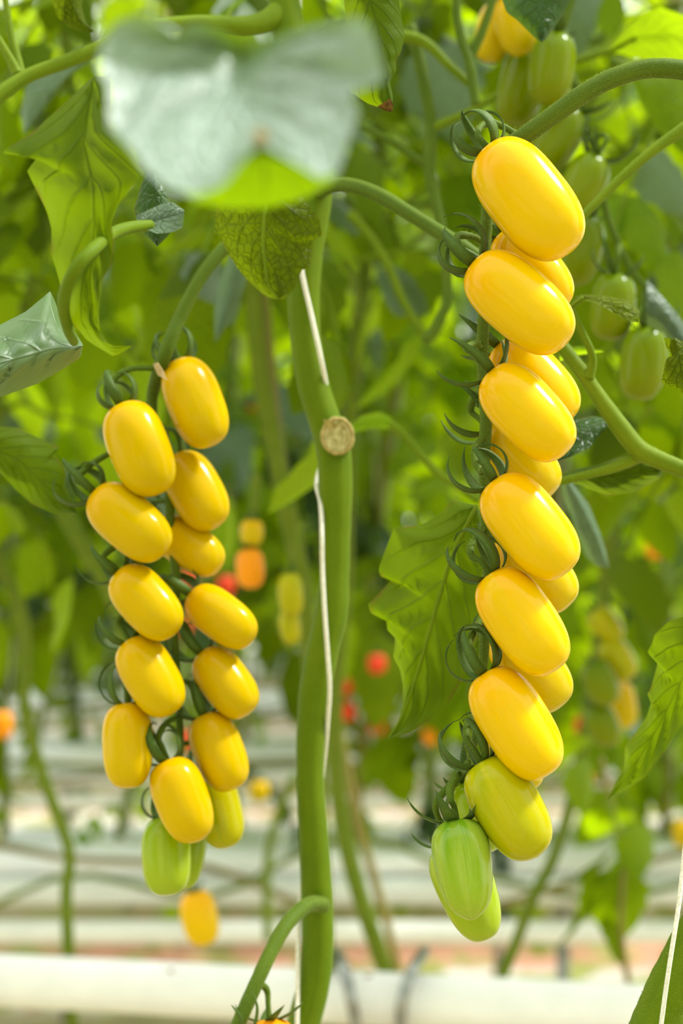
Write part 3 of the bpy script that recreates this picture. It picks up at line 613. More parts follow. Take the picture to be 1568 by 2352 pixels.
# dark small pair
lf = blade([(345, 390), (325, 420), (307, 483), (318, 515), (332, 542), (361, 566)], [(350, 390), (358, 470), (361, 566)], [(345, 390), (375, 430), (392, 470), (400, 510), (390, 538), (361, 566)], .50, .50, .003, .003, 20, 4, .0004)
leaf_thing('small dark green leaf hanging behind a curled bluish one', [('tomato_leaf', lf, 'leaf_dark')], P(350, 390, .50))
lf = blade([(318, 520), (312, 495), (338, 483), (367, 470), (395, 463), (423, 482)], [(318, 520), (360, 505), (423, 488)], [(318, 520), (361, 537), (398, 533), (420, 522), (423, 488)], .49, .488, .004, -.006, 20, 4, .0004)
leaf_thing('small curled bluish green leaf at the end of a bent petiole', [('tomato_leaf', lf, 'leaf_blue_sheen')], P(318, 520, .49))
stem_thing('leaf_petiole', 'bent green petiole crossing the large crinkled leaf', 'stem', [(345, 518), (300, 522), (255, 538), (215, 572), (175, 615), (152, 665), (146, 710), (158, 760), (170, 785)], [.488, .478, .466, .450, .446, .452, .462, .475, .49], [.0019, .0020, .0021, .0021, .0020, .0019, .0016], 'stem', 0)
lf = blade([(190, 790), (165, 752), (140, 735), (128, 695), (115, 669), (60, 715), (0, 746), (-90, 800), (-160, 850)], [(190, 795), (120, 800), (40, 822), (-60, 850), (-160, 870)], [(190, 795), (185, 822), (152, 843), (90, 880), (0, 912), (-80, 940), (-160, 880)], 
           .50, .47, .035, .030, 40, 8, .0022, .003, 6)
leaf_thing('shiny pale leaf cut by the frame edge, light veins, level with the crinkled leaf tip', [('tomato_leaf', lf, 'leaf_gloss')], P(190, 790, .5))
lf = blade([(-60, 960), (0, 980), (40, 982), (75, 999), (137, 1028), (120, 1036), (152, 1084), (150, 1115), (178, 1180)], [(-60, 1010), (40, 1055), (110, 1120), (178, 1180)], [(-60, 1060), (0, 1085), (35, 1124), (75, 1159), (125, 1181), (178, 1180)], .62, .625, .004, .008, 34, 6, .001, .002, 7)
leaf_thing('light green drooping leaf cut by the frame edge beside the softer cluster', [('tomato_leaf', lf, 'leaf_near')], P(-60, 1010, .62))
# central lobed leaf
md = [(1095, 1160), (1040, 1270), (1000, 1400), (960, 1540), (925, 1640), (890, 1698)]
lf = blade([(1095, 1160), (1040, 1148), (1012, 1178), (970, 1205), (905, 1210), (886, 1260), (868, 1308), (875, 1325), (905, 1322), (880, 1352), (845, 1388), (851, 1409), (885, 1408), (890, 1450), (908, 1461), (903, 1512), (918, 1535), (925, 1572), (925, 1622), (915, 1660), (890, 1698)], md,
           [(1095, 1160), (1130, 1220), (1130, 1320), (1110, 1420), (1085, 1500), (1062, 1560), (1030, 1615), (985, 1655), (940, 1680), (890, 1698)], .585, .60, .010, .004, 70, 9, .0012, .002, 9)
leaf_thing('large lobed green leaf with toothed edge behind the sharp cluster, beside the main stem', [('tomato_leaf', lf, 'leaf_near'), ('midrib', rib(md, [.585, .588, .592, .595, .598, .60], (.0010, .0003)), 'petiole')], P(1095, 1160, .585))
# right lower leaf
md = [(1640, 1440), (1570, 1550), (1510, 1670), (1450, 1770), (1394, 1838)]
lf = blade([(1640, 1405), (1568, 1416), (1537, 1426), (1503, 1457), (1496, 1481), (1486, 1496), (1493, 1506), (1513, 1497), (1508, 1532), (1493, 1583), (1486, 1594), (1498, 1601), (1486, 1644), (1462, 1678), (1435, 1715), (1433, 1763), (1418, 1787), (1394, 1838)], md,
           [(1660, 1500), (1620, 1590), (1568, 1660), (1520, 1736), (1479, 1787), (1445, 1811), (1394, 1838)], .575, .60, .008, .004, 60, 7, .0011, .002, 11)
leaf_thing('long green leaf with notched edge cut by the frame, beside the lower sharp tomatoes', [('tomato_leaf', lf, 'leaf_near')], P(1640, 1440, .575))
# top leaf with brown tip
md = [(830, -60), (868, 60), (882, 170), (897, 252)]
lf = blade([(830, -60), (790, 0), (800, 120), (790, 190), (806, 212), (842, 237), (868, 246), (897, 255)], md, [(830, -60), (915, -10), (922, 46), (930, 81), (919, 125), (908, 136), (910, 165), (893, 184), (902, 220), (901, 254), (897, 255)], .50, .505, .006, .003, 44, 6, .0006, .001, 12)
tp = blade([(866, 245), (880, 252), (893, 257)], [(880, 236), (888, 246), (897, 256)], [(896, 226), (903, 240), (901, 255)], .504, .504, 0, 0, 8, 3, .0002)
lt = leaf_thing('green leaf with a dry brown tip next to the pale blurred leaf', [('tomato_leaf', lf, 'leaf_near'), ('dry_tip', tp, 'tip_brown')], P(830, -60, .5))
lt.children[0]['label'] = 'dry dark brown leaf tip'
lf = blade([(1235, -60), (1140, -30), (1153, 0), (1163, 29), (1187, 46), (1208, 67), (1233, 92), (1243, 97)], [(1235, -60), (1240, 20), (1243, 97)], [(1235, -60), (1330, -40), (1310, 0), (1287, 42), (1263, 75), (1251, 93), (1243, 97)], .60, .605, .006, .006, 30, 6, .0007, .001, 13)
leaf_thing('dark green pointed leaf at the top edge above the blurred greenish cluster', [('tomato_leaf', lf, 'leaf_dark')], P(1235, -60, .6))
lf = blade([(1395, 118), (1440, 60), (1480, 30), (1517, 16), (1570, 35), (1640, 60)], [(1395, 118), (1460, 84), (1540, 80), (1640, 110)], [(1395, 118), (1460, 132), (1540, 150), (1640, 165)], .80, .78, -.02, .03, 26, 6, .001, .002, 14)
leaf_thing('bright green broad leaf above the arching stalk', [('tomato_leaf', lf, 'leaf_bright'), ('petiole', rib([(1318, 140), (1360, 128), (1411, 112), (1460, 82)], [.80, .80, .798, .796], (.0022, .0016)), 'petiole')], P(1395, 118, .8))
lf = blade([(1400, 130), (1450, 170), (1470, 240), (1510, 300), (1560, 350)], [(1400, 130), (1500, 200), (1560, 290), (1600, 360)], [(1400, 130), (1560, 150), (1640, 230), (1620, 320), (1600, 360)], .86, .90, 0, .02, 24, 6, .001, .003, 15)
leaf_thing('bright lime leaf glowing underneath the arching stalk', [('tomato_leaf', lf, 'leaf_bright')], P(1400, 130, .86))
lf = blade([(190, 105), (110, 150), (60, 195), (48, 260), (56, 308)], [(200, 120), (130, 190), (80, 250), (56, 308)], [(210, 140), (160, 172), (128, 214), (92, 262), (56, 308)], .76, .78, .01, 0, 24, 5, .0008, .001, 16)
leaf_thing('dark bluish leaf hanging under the upper petiole near the frame edge', [('tomato_leaf', lf, 'leaf_blue_sheen')], P(190, 105, .76))
lf = blade([(150, -60), (112, -20), (119, 5), (131, 37), (153, 61), (184, 73), (220, 74)], [(165, -60), (160, 0), (180, 45), (220, 74)], [(200, -60), (190, -10), (188, 20), (199, 55), (220, 74)], .60, .62, .004, .01, 24, 5, .0006, .001, 17)
leaf_thing('olive green leaf tip hanging from the top edge left of the pale leaf', [('tomato_leaf', lf, 'leaf_olive')], P(150, -60, .6))
lf = blade([(540, 560), (522, 600), (500, 660), (492, 720), (494, 788)], [(552, 580), (535, 660), (515, 730), (494, 788)], [(575, 600), (564, 650), (545, 705), (522, 745), (494, 788)], .80, .81, .004, .006, 24, 5, .0006, .001, 18)
leaf_thing('narrow dark leaf hanging behind the veined olive leaf', [('tomato_leaf', lf, 'leaf_blue_sheen')], P(540, 560, .8))
lf = blade([(1285, 1090), (1290, 1130), (1320, 1210), (1345, 1280), (1370, 1300), (1398, 1305)], [(1300, 1110), (1340, 1180), (1370, 1250), (1398, 1305)], [(1310, 1105), (1352, 1160), (1380, 1230), (1392, 1270), (1398, 1305)], .70, .74, .01, .01, 26, 5, .001, .002, 19)
leaf_thing('bluish green leaf drooping beside the fourth sharp yellow tomato', [('tomato_leaf', lf, 'leaf_blue_sheen')], P(1285, 1090, .7))
lf = blade([(1290, 1085), (1330, 1075), (1369, 1068), (1420, 1050), (1464, 1040), (1520, 1075)], [(1290, 1100), (1400, 1092), (1520, 1080)], [(1290, 1105), (1330, 1113), (1393, 1139), (1458, 1131), (1518, 1098), (1520, 1080)], .612, .60, .006, .012, 34, 6, .0014, .003, 20)
leaf_thing('light green folded leaf along the lower branch beside the fourth sharp tomato', [('tomato_leaf', lf, 'leaf_near')], P(1290, 1100, .612))
md = [(1312, 706), (1345, 684), (1400, 700), (1440, 715), (1466, 730)]
lf = blade([(1311, 704), (1321, 681), (1339, 676), (1390, 679), (1435, 689), (1470, 713), (1466, 730)], md, [(1312, 706), (1339, 690), (1369, 696), (1417, 723), (1443, 738), (1464, 741), (1466, 730)], .580, .575, .006, -.003, 34, 5, .0005, .001, 21)
leaf_thing('small olive leaf curling out beside the second sharp tomato', [('tomato_leaf', lf, 'leaf_olive')], P(1312, 706, .58))
lf = blade([(1485, 642), (1506, 665), (1548, 713), (1600, 780), (1640, 840)], [(1484, 690), (1520, 730), (1570, 790), (1640, 850)], [(1484, 740), (1500, 755), (1520, 765), (1570, 800), (1640, 860)], .70, .70, .004, .008, 24, 5, .001, .002, 22)
leaf_thing('greyish green leaf hanging at the frame edge above the eaten leaf', [('tomato_leaf', lf, 'leaf_blue_sheen')], P(1485, 642, .7))
lf = blade([(1524, 775), (1530, 800), (1545, 818), (1530, 822), (1518, 877), (1530, 886), (1560, 895), (1580, 920)], [(1545, 780), (1560, 820), (1565, 870), (1600, 920)], [(1550, 776), (1585, 790), (1620, 840), (1640, 900)], .545, .545, .002, .002, 24, 4, .0005, .001, 23)
leaf_thing('stub of an eaten leaf with a brown torn edge at the frame edge', [('tomato_leaf', lf, 'leaf_olive')], P(1524, 775, .545))
lf = blade([(1406, 968), (1385, 960), (1360, 955), (1321, 965), (1290, 1000), (1265, 1063)], [(1406, 969), (1360, 995), (1310, 1030), (1265, 1063)], [(1406, 970), (1387, 988), (1354, 1027), (1310, 1050), (1265, 1063)], .600, .592, .008, -.002, 30, 6, .0006, .001, 24)
leaf_thing('dark green leaf behind the third sharp yellow tomato, under the thick branch', [('tomato_leaf', lf, 'leaf_dark')], P(1406, 969, .6))
lf = blade([(1290, 800), (1330, 795), (1385, 805)], [(1285, 810), (1330, 803), (1385, 807)], [(1285, 830), (1330, 815), (1385, 808)], .63, .62, 0, .004, 14, 4, .0004)
leaf_thing('tiny bright leaf tip behind the second sharp tomato by the branch', [('tomato_leaf', lf, 'leaf_bright')], P(1285, 810, .63))
lf = blade([(800, 985), (830, 955), (870, 945), (900, 960)], [(800, 990), (840, 965), (905, 968)], [(800, 995), (850, 985), (890, 985), (910, 985)], .78, .78, .004, .006, 16, 4, .0006)
leaf_thing('bright lime curled leaf just beyond the cut scar', [('tomato_leaf', lf, 'leaf_bright'), ('petiole', rib([(895, 972), (930, 1002), (990, 1072), (1040, 1110), (1100, 1150)], .78, (.0026, .0022)), 'petiole')], P(800, 990, .78))

# ------------------------------------------------------------------ other branches and stems
stem_thing('leaf_petiole', 'thick green branch coming in from the frame edge behind the second sharp tomato', 'branch', [(1640, 1110), (1568, 1078), (1510, 1055), (1462, 1028), (1400, 948), (1345, 868), (1300, 808), (1265, 765)], [.585, .585, .585, .586, .588, .59, .592, .594], [.0032, .0034, .0040, .0040, .0031, .0029, .0027], 'petiole', 1200, .0006)
stem_thing('leaf_petiole', 'slender green side branch running towards the fourth sharp tomato', 'branch', [(1475, 1040), (1440, 1062), (1390, 1080), (1330, 1095), (1280, 1108), (1240, 1118)], .588, [.0030, .0022, .0018, .0017, .0016], 'petiole', 500, .0005)
stem_thing('leaf_petiole', 'thin curved petiole rising from the thick branch to the small olive leaf', 'branch', [(1352, 868), (1360, 830), (1354, 800), (1335, 760), (1318, 725), (1314, 705), (1340, 684)], [.588, .586, .584, .583, .582, .581, .579], [.0022, .0016, .0014, .0012, .0010], 'petiole', 200, .0005)
stem_thing('leaf_petiole', 'narrow straight petiole slanting from the frame edge to the topmost sharp tomato', 'branch', [(1640, 240), (1568, 296), (1500, 345), (1430, 405), (1370, 465), (1320, 515)], .60, [.0026, .0025, .0021, .0018, .0017], 'petiole', 500, .0005)
stem_thing('truss_stalk', 'green branch arching from the main stem towards the second sharp calyx', 'branch', [(705, 470), (730, 442), (765, 426), (815, 428), (870, 448), (935, 487), (1000, 528), (1055, 562), (1110, 600)], [.665, .655, .640, .628, .62, .612, .606, .60, .60], [.0040, .0036, .0033, .0031, .0031, .0031, .0030], 'stalk', 800, .0006)
stem_thing('leaf_petiole', 'long petiole reaching from the stem top to the upper frame corner', 'branch', [(650, 25), (615, 48), (560, 60), (480, 55), (390, 58), (310, 78), (235, 108), (150, 142), (70, 172), (10, 210), (-60, 270)], [.66, .655, .65, .645, .64, .635, .63, .625, .62, .615, .61], [.0065, .0050, .0042, .0036, .0034, .0032, .0030, .0032, .0036], 'petiole', 0)
stem_thing('leaf_petiole', 'thin forked twig joining the long petiole in the upper corner', 'branch', [(45, 172), (35, 120), (22, 60), (10, -20)], .625, [.0030, .0016, .0014], 'petiole')
stem_thing('leaf_petiole', 'second thin twig rising in the upper corner beside the first', 'branch', [(40, 170), (20, 130), (-10, 80), (-40, 40)], .622, [.0024, .0016, .0014], 'petiole')
stem_thing('leaf_petiole', 'blurred upright branch between the pale leaf and the sharp cluster', 'branch', [(940, 60), (958, 120), (975, 200), (990, 290), (985, 375), (996, 450), (1012, 520), (1025, 620), (1026, 690), (1000, 750), (975, 785)], .77, [.0036, .0034, .0032, .0034, .0030, .0028, .0026, .0026, .0026], 'stalk')
stem_thing('leaf_petiole', 'thin blurred twig running up to the topmost calyx', 'branch', [(990, 295), (1030, 278), (1080, 255), (1140, 218)], .77, [.0030, .0022, .0020], 'petiole')
stem_thing('leaf_petiole', 'thin blurred twig reaching from the upright branch to the pale leaf', 'branch', [(985, 378), (950, 360), (900, 325), (830, 290)], .77, [.0030, .0019, .0017], 'stalk')
stem_thing('leaf_petiole', 'blurred twig slanting down from the brown-tipped leaf to the forked twig', 'branch', [(905, 82), (950, 88), (985, 105), (1030, 150), (1080, 195)], .75, [.0034, .0030, .0024, .0020], 'petiole')
stem_thing('leaf_petiole', 'forked twig, nearer arm, beside the blurred yellow tomatoes at the top', 'branch', [(1048, -40), (1050, 40), (1060, 95), (1074, 132), (1084, 180), (1092, 240)], .74, [.0022, .0022, .0024, .0028, .0024], 'stalk')
stem_thing('leaf_petiole', 'forked twig, outer arm, touching the blurred yellow tomatoes at the top', 'branch', [(1140, -40), (1128, 10), (1108, 70), (1088, 115), (1075, 138)], .742, [.0022, .0022, .0024, .0026], 'stalk')
stem_thing('leaf_petiole', 'blurred thin branch running down from the arching branch to the upright one', 'branch', [(800, 490), (850, 545), (895, 620), (930, 700), (985, 775), (1020, 730)], .90, [.0028, .0028, .0026, .0026], 'petiole')
stem_thing('tomato_vine', 'thick hairy green stem entering at the lower frame corner', 'stem', [(1455, 2480), (1500, 2370), (1535, 2285), (1580, 2195), (1640, 2090)], .52, [.0092, .0090, .0088, .0088], 'stem', 5000, .0007, 40, 28)
w = [P(x, y, d) for x, y, d in ((1580, 1880, .512), (1568, 1985, .510), (1558, 2080, .508), (1541, 2190, .506), (1529, 2270, .506), (1518, 2352, .506), (1505, 2450, .507))]
tag(wmesh('support_twine', tube(w, .00085, 40, 8), M['twine'], w[0]), 'white twine crossing the thick stem in the lower frame corner', 'twine')
w = [P(688, -60, .70), P(686, 60, .70), P(684, 200, .70)]
tag(wmesh('support_twine', tube(w, .0009, 10, 8), M['twine'], w[0]), 'short white twine end above the pale leaf at the top edge', 'twine')
# blurred stems behind the rail pipe
for (lab, pts, d, rad, mat) in (
    ('thin pinkish dry stem beside the slanting blurred one', [(745, 1000), (755, 1300), (770, 1600), (785, 1700), (820, 1880), (860, 2020), (895, 2150), (915, 2260), (940, 2700)], 1.65, .0050, 'stem_brown'),
    ('thin blurred stem between the softer cluster and the main stem near the gutters', [(680, 1780), (645, 1850), (618, 1950), (612, 2050), (616, 2160)], 1.9, .0060, 'stem_far'),
    ('blurred brownish stem alongside the upright green one behind the cut scar', [(600, 640), (620, 850), (640, 1020), (668, 1180), (700, 1330)], 1.20, .0050, 'stem_brown'),
    ('pale slanting blurred stem beside the outermost softer tomato', [(60, 1020), (130, 1150), (200, 1270), (250, 1350), (300, 1480)], 1.3, .0075, 'stem_far')):
    stem_thing('tomato_vine', lab, 'stem', pts, d, rad, mat, 0, n=50, segs=12, group='blurred stems in the rows behind')

# ------------------------------------------------------------------ generic leaflets and compound leaves for the rows behind
def leaflet_local(Ln, Wd, seed, n=9, m=2, droop=0.5, fold=0.25, ragged=0.2):
    """A leaflet growing along +X from the origin, drooping to -Z."""
    r = random.Random(seed); v, uv, f = [], [], []; ph = r.uniform(0, 6); tw = r.uniform(-0.4, 0.4)
    for i in range(n):
        u = i / (n - 1); ang = droop * u
        cx = Ln * (math.sin(ang) / droop if droop else u); cz = -Ln * ((1 - math.cos(ang)) / droop if droop else 0)
        w = Wd * (math.sin(math.pi * min(1, u ** 0.75)) ** 0.8) * (1 + ragged * (((u * 4.3 + 0.2) % 1.0) - 0.5)) + 0.0004
        for j in range(-m, m + 1):
            s = j / m
            v.append(Vector((cx - abs(s) * w * 0.25, s * w, cz - fold * w * s * s + w * (tw * s * u + 0.10 * math.sin(u * 9 + ph) * abs(s))))); uv.append((u, .5 + .5 * s))
    w = 2 * m + 1
    for i in range(n - 1):
        for j in range(w - 1): f.append((i * w + j, i * w + j + 1, (i + 1) * w + j + 1, (i + 1) * w + j))
    return v, f, uv
def xform(geo, mat):
    return [mat @ Vector(p) for p in geo[0]], geo[1], geo[2]
def leaf_layout(scale, seed):
    r = random.Random(seed); L = 0.30 * scale; bendz = r.uniform(0.3, 0.9); pts = []
    rach = [Vector((L * s, 0, L * (0.18 * s - bendz * s * s * 0.7))) for s in (0, .25, .5, .75, 1)]
    out = []
    for (s, side, sz) in ((.28, 1, .55), (.30, -1, .55), (.42, 1, .3), (.56, 1, .85), (.58, -1, .85), (.80, 1, .95), (.82, -1, .95), (1.0, 0, 1.15)):
        c = crom(rach, 41); p = c[int(s * 40)]; tg = (c[min(40, int(s * 40) + 1)] - c[max(0, int(s * 40) - 1)]).normalized()
        az = side * math.radians(r.uniform(50, 80)); el = math.radians(r.uniform(5, 35))
        q = Matrix.Translation(p) @ Matrix.Rotation(az, 4, 'Z') @ Matrix.Rotation(math.atan2(-tg.z, tg.x) * (1 if side == 0 else .3) + el, 4, 'Y')
        out.append((q, sz * 0.10 * scale * r.uniform(.85, 1.15), r.randint(0, 9999)))
    return rach, out
def compound_mesh(name, scale, seed, mat):
    rach, ls = leaf_layout(scale, seed)
    geos = [tube(rach, [.0028 * scale, .0016 * scale], 8, 5)]
    for q, ln, sd in ls: geos.append(xform(leaflet_local(ln, ln * .30, sd, 7, 2, .7), q))
    g = join(*geos); return new_mesh(name, g[0], g[1], mat, g[2])
FAR = [compound_mesh('leaf', 1.0 + .12 * (k % 4), 100 + k, M[('leaf', 'leaf_far', 'leaf_blue_sheen', 'leaf_far', 'leaf_bright', 'leaf_far', 'leaf', 'leaf_dark')[k]]) for k in range(8)]
LET = []
for k in range(12):
    g = leaflet_local(1.0, .30 + .06 * (k % 3), 300 + k, 10, 3, .5 + .15 * (k % 4), .25, .25)
    LET.append(new_mesh('leaflet', g[0], g[1], M[('leaf', 'leaf_bright', 'leaf', 'leaf_near', 'leaf', 'leaf_bright', 'leaf_bright', 'leaf_near', 'leaf_gloss', 'leaf', 'leaf_bright', 'leaf_near')[k]], g[2]))
RACH = []
for k in range(5):
    rach, ls = leaf_layout(0.66, 500 + k); g = tube(rach, [.0022, .0012], 10, 6); RACH.append((new_mesh('leaf', g[0], g[1], M['petiole'], g[2]), ls))

def near_plant(path, rad, nleaf, label, seed, ytop, ybot, mat='stem_far'):
    """path: picture points with distance, foot first; leaves only where the stem stands between picture heights ytop and ybot."""
    r = random.Random(seed); w = [P(*q) for q in path]; root = empty('tomato_plant', w[0]); tag(root, label, 'plant', 'leafy tomato plants close behind the clusters')
    wmesh('stem', tube(w, rad, 60, 12, wob=.03), M[mat], w[0], root); c = crom(w, 200)
    zt = c[0]; ok = [q for q in c if ytop <= 1176 - (q.z - H) * F / q.y <= ybot]
    for k in range(nleaf):
        p0 = ok[int((k + r.random()) / nleaf * len(ok)) % len(ok)]; az = k * 2.4 + r.uniform(-.5, .5); fw = r.uniform(.02, .30) if r.random() < .6 else 0.0
        p1 = p0 + Vector((math.cos(az) * .05 + r.uniform(-.1, .1) * (fw > 0), -fw + math.sin(az) * .04, r.uniform(-.01, .07)))
        me, ls = r.choice(RACH); lo = link('leaf', me, root, p1 - w[0]); lo.rotation_euler = (r.uniform(-.3, .3), r.uniform(-.1, .7), az)
        g = tube([p0, p0.lerp(p1, .5) + Vector((0, 0, .015)), p1], [.0032, .0024], 10, 7); wmesh('petiole', g, M['petiole'], w[0], root)
        for q, ln, sd in ls:
            lf = link('leaflet', r.choice(LET), lo); lf.matrix_local = q @ Matrix.Scale(ln * .95, 4)
    return root
near_plant([(172, 2700, 1.46), (168, 2420, 1.46), (165, 2330, 1.45), (158, 2200, 1.45), (152, 2050, 1.45), (160, 1965, 1.45), (138, 1890, 1.45), (98, 1780, 1.45), (62, 1660, 1.45), (55, 1600, 1.45), (58, 1500, 1.45), (52, 1410, 1.45), (25, 1340, 1.45), (-10, 1270, 1.43), (-20, 1000, 1.40), (60, 700, 1.36), (140, 400, 1.32), (160, 0, 1.30), (170, -500, 1.3)], .0062, 20,
           'blurred leafy plant whose bare stem bows down near the frame edge behind the pipe', 21, -250, 980)
near_plant([(960, 2700, 1.5), (940, 2420, 1.48), (910, 2300, 1.48), (868, 2180, 1.48), (830, 2070, 1.48), (800, 1960, 1.48), (778, 1840, 1.48), (768, 1720, 1.48), (768, 1600, 1.48), (776, 1500, 1.48), (790, 1330, 1.46), (800, 1000, 1.42), (840, 600, 1.40), (880, 200, 1.36), (880, -500, 1.36)], [.0095, .0090, .0075], 20,
           'blurred leafy plant whose bare stem slants behind the main stem down to the white pipe', 22, -250, 780)
near_plant([(1080, 2700, 1.58), (1130, 2330, 1.55), (1155, 2240, 1.55), (1190, 2150, 1.55), (1225, 2060, 1.55), (1275, 1960, 1.55), (1320, 1800, 1.55), (1370, 1500, 1.52), (1390, 1200, 1.46), (1340, 800, 1.40), (1280, 400, 1.34), (1260, 0, 1.3), (1260, -500, 1.3)], .0065, 22,
           'blurred leafy plant whose bare stem slants under the green tomatoes towards the pipe', 23, -250, 1000)
near_plant([(770, 2700, 1.4), (760, 2400, 1.36), (740, 2000, 1.3), (720, 1600, 1.22), (690, 1320, 1.17), (655, 1150, 1.15), (625, 1000, 1.15), (597, 850, 1.15), (585, 700, 1.15), (560, 560, 1.15), (520, 300, 1.15), (500, 0, 1.15), (480, -500, 1.15)], .0075, 15,
           'blurred leafy plant with upright stem behind the inner side of the softer cluster', 24, -250, 640)
near_plant([(-330, 2700, 1.35), (-330, 1600, 1.33), (-300, 800, 1.30), (-260, 0, 1.28), (-250, -500, 1.28)], .0075, 16, 'blurred leafy plant reaching in from the frame edge behind the crinkled leaf', 25, -250, 1180)
near_plant([(1900, 2700, 1.3), (1900, 1600, 1.28), (1850, 800, 1.25), (1800, 0, 1.22), (1800, -500, 1.22)], .0075, 18, 'blurred leafy plant reaching in from the frame edge by the arching stalk', 26, -250, 1350)

def far_plant(x, y, z0, z1, zl0, nleaf, seed, label):
    r = random.Random(seed); root = empty('tomato_plant', Vector((x, y, z0))); tag(root, label, 'plant', 'blurred tomato plants in the far rows')
    lean = r.uniform(-.3, .3); h = z1 - z0
    pts = [Vector((lean * (1 - s) ** 2 - lean + r.uniform(-.035, .035), r.uniform(-.03, .03), h * s)) for s in (0, .15, .3, .5, .75, 1)]
    g = tube(pts, [.009, .007], 16, 8); link('stem', new_mesh('stem', g[0], g[1], r.choice((M['stem_far'], M['stem_far'], M['stem_brown'])), g[2]), root); c = crom(pts, 60)
    g = tube([p + Vector((.012, -.01, 0)) for p in pts], .0016, 16, 5); link('twine', new_mesh('twine', g[0], g[1], M['twine'], g[2]), root)
    for k in range(nleaf):
        s = (zl0 - z0 + (z1 - zl0) * (k + r.random()) / nleaf) / h; p = c[min(59, int(s * 59))]
        lo = link('leaf', r.choice(FAR), root, p); lo.rotation_euler = (r.uniform(-.3, .3), r.uniform(-.1, .6), k * 2.4 + r.uniform(-.6, .6)); q = r.uniform(.9, 1.35); lo.scale = (q, q, q)
    for k in range(r.randint(3, 6)):
        s = r.uniform(.04, .95) * (zl0 - z0) / h; p = c[min(59, int(s * 59))]
        lo = link('leaf', r.choice(FAR), root, p); lo.rotation_euler = (r.uniform(-.5, .5), r.uniform(.4, 1.3), r.uniform(0, 6.3)); q = r.uniform(.3, .7); lo.scale = (q, q, q)
    return root
sd = 40
for k, d in enumerate(ROWS[:7]):
    if k in (4,): continue
    nx = int((0.48 * d + .5) / (.17 if k < 2 else .24 if k < 4 else .5)); zb = H - .585
    for i in range(nx):
        sd += 1; x = -(0.24 * d + .25) + (i + random.uniform(.2, .8)) * (0.48 * d + .5) / nx
        far_plant(x, d + .12, zb, H + .37 * d + .12, H + .04 - .045 * (d - 2) - (.33 if x / d > .13 else 0), int((11 if k < 4 else 15) + 2.6 * d), sd, 'blurred leafy tomato plant, %s along the %s gutter row from the softer-cluster side' % (ORD2[i], ORD[k]))
# the rows beyond melt into one mass of leaves
r = random.Random(5); geos = []
for _ in range(5200):
    x, y = r.uniform(-5.5, 5.5), r.uniform(9.6, 11.8); z = r.uniform(H - .45, H + 4.6)
    ln = r.uniform(.14, .26); q = Matrix.Translation((x, y, z)) @ Matrix.Rotation(r.uniform(0, 6.3), 4, 'Z') @ Matrix.Rotation(r.uniform(-.2, 1.3), 4, 'Y')
    geos.append(xform(leaflet_local(ln, ln * .36, r.randint(0, 9999), 5, 1, .6), q))
g = join(*geos)
fo = link('distant_foliage', new_mesh('distant_foliage', g[0], g[1], M['leaf_far'], g[2]))
tag(fo, 'mass of green leaves of the furthest rows, out of focus', 'foliage', kind='stuff')

r = random.Random(6); geos = []  # unseen rows behind the camera and above the frame, added to cut low sky light
for _ in range(4200):
    x, y = r.uniform(-4.0, 4.0), r.choice((r.uniform(-1.5, -.9), r.uniform(1.0, 1.6))); z = r.uniform(.75, 3.3) if y < 0 else r.uniform(2.05, 3.4)
    if abs(x) > .95 and y > 0: z = r.uniform(1.2, 3.4)
    ln = r.uniform(.14, .24); q = Matrix.Translation((x, y, z)) @ Matrix.Rotation(r.uniform(0, 6.3), 4, 'Z') @ Matrix.Rotation(r.uniform(-.2, 1.3), 4, 'Y')
    geos.append(xform(leaflet_local(ln, ln * .36, r.randint(0, 9999), 5, 1, .6), q))
g = join(*geos)
fo = link('canopy_foliage', new_mesh('canopy_foliage', g[0], g[1], M['leaf_far'], g[2]))
tag(fo, 'mass of green leaves over and around the aisle', 'foliage', kind='stuff')

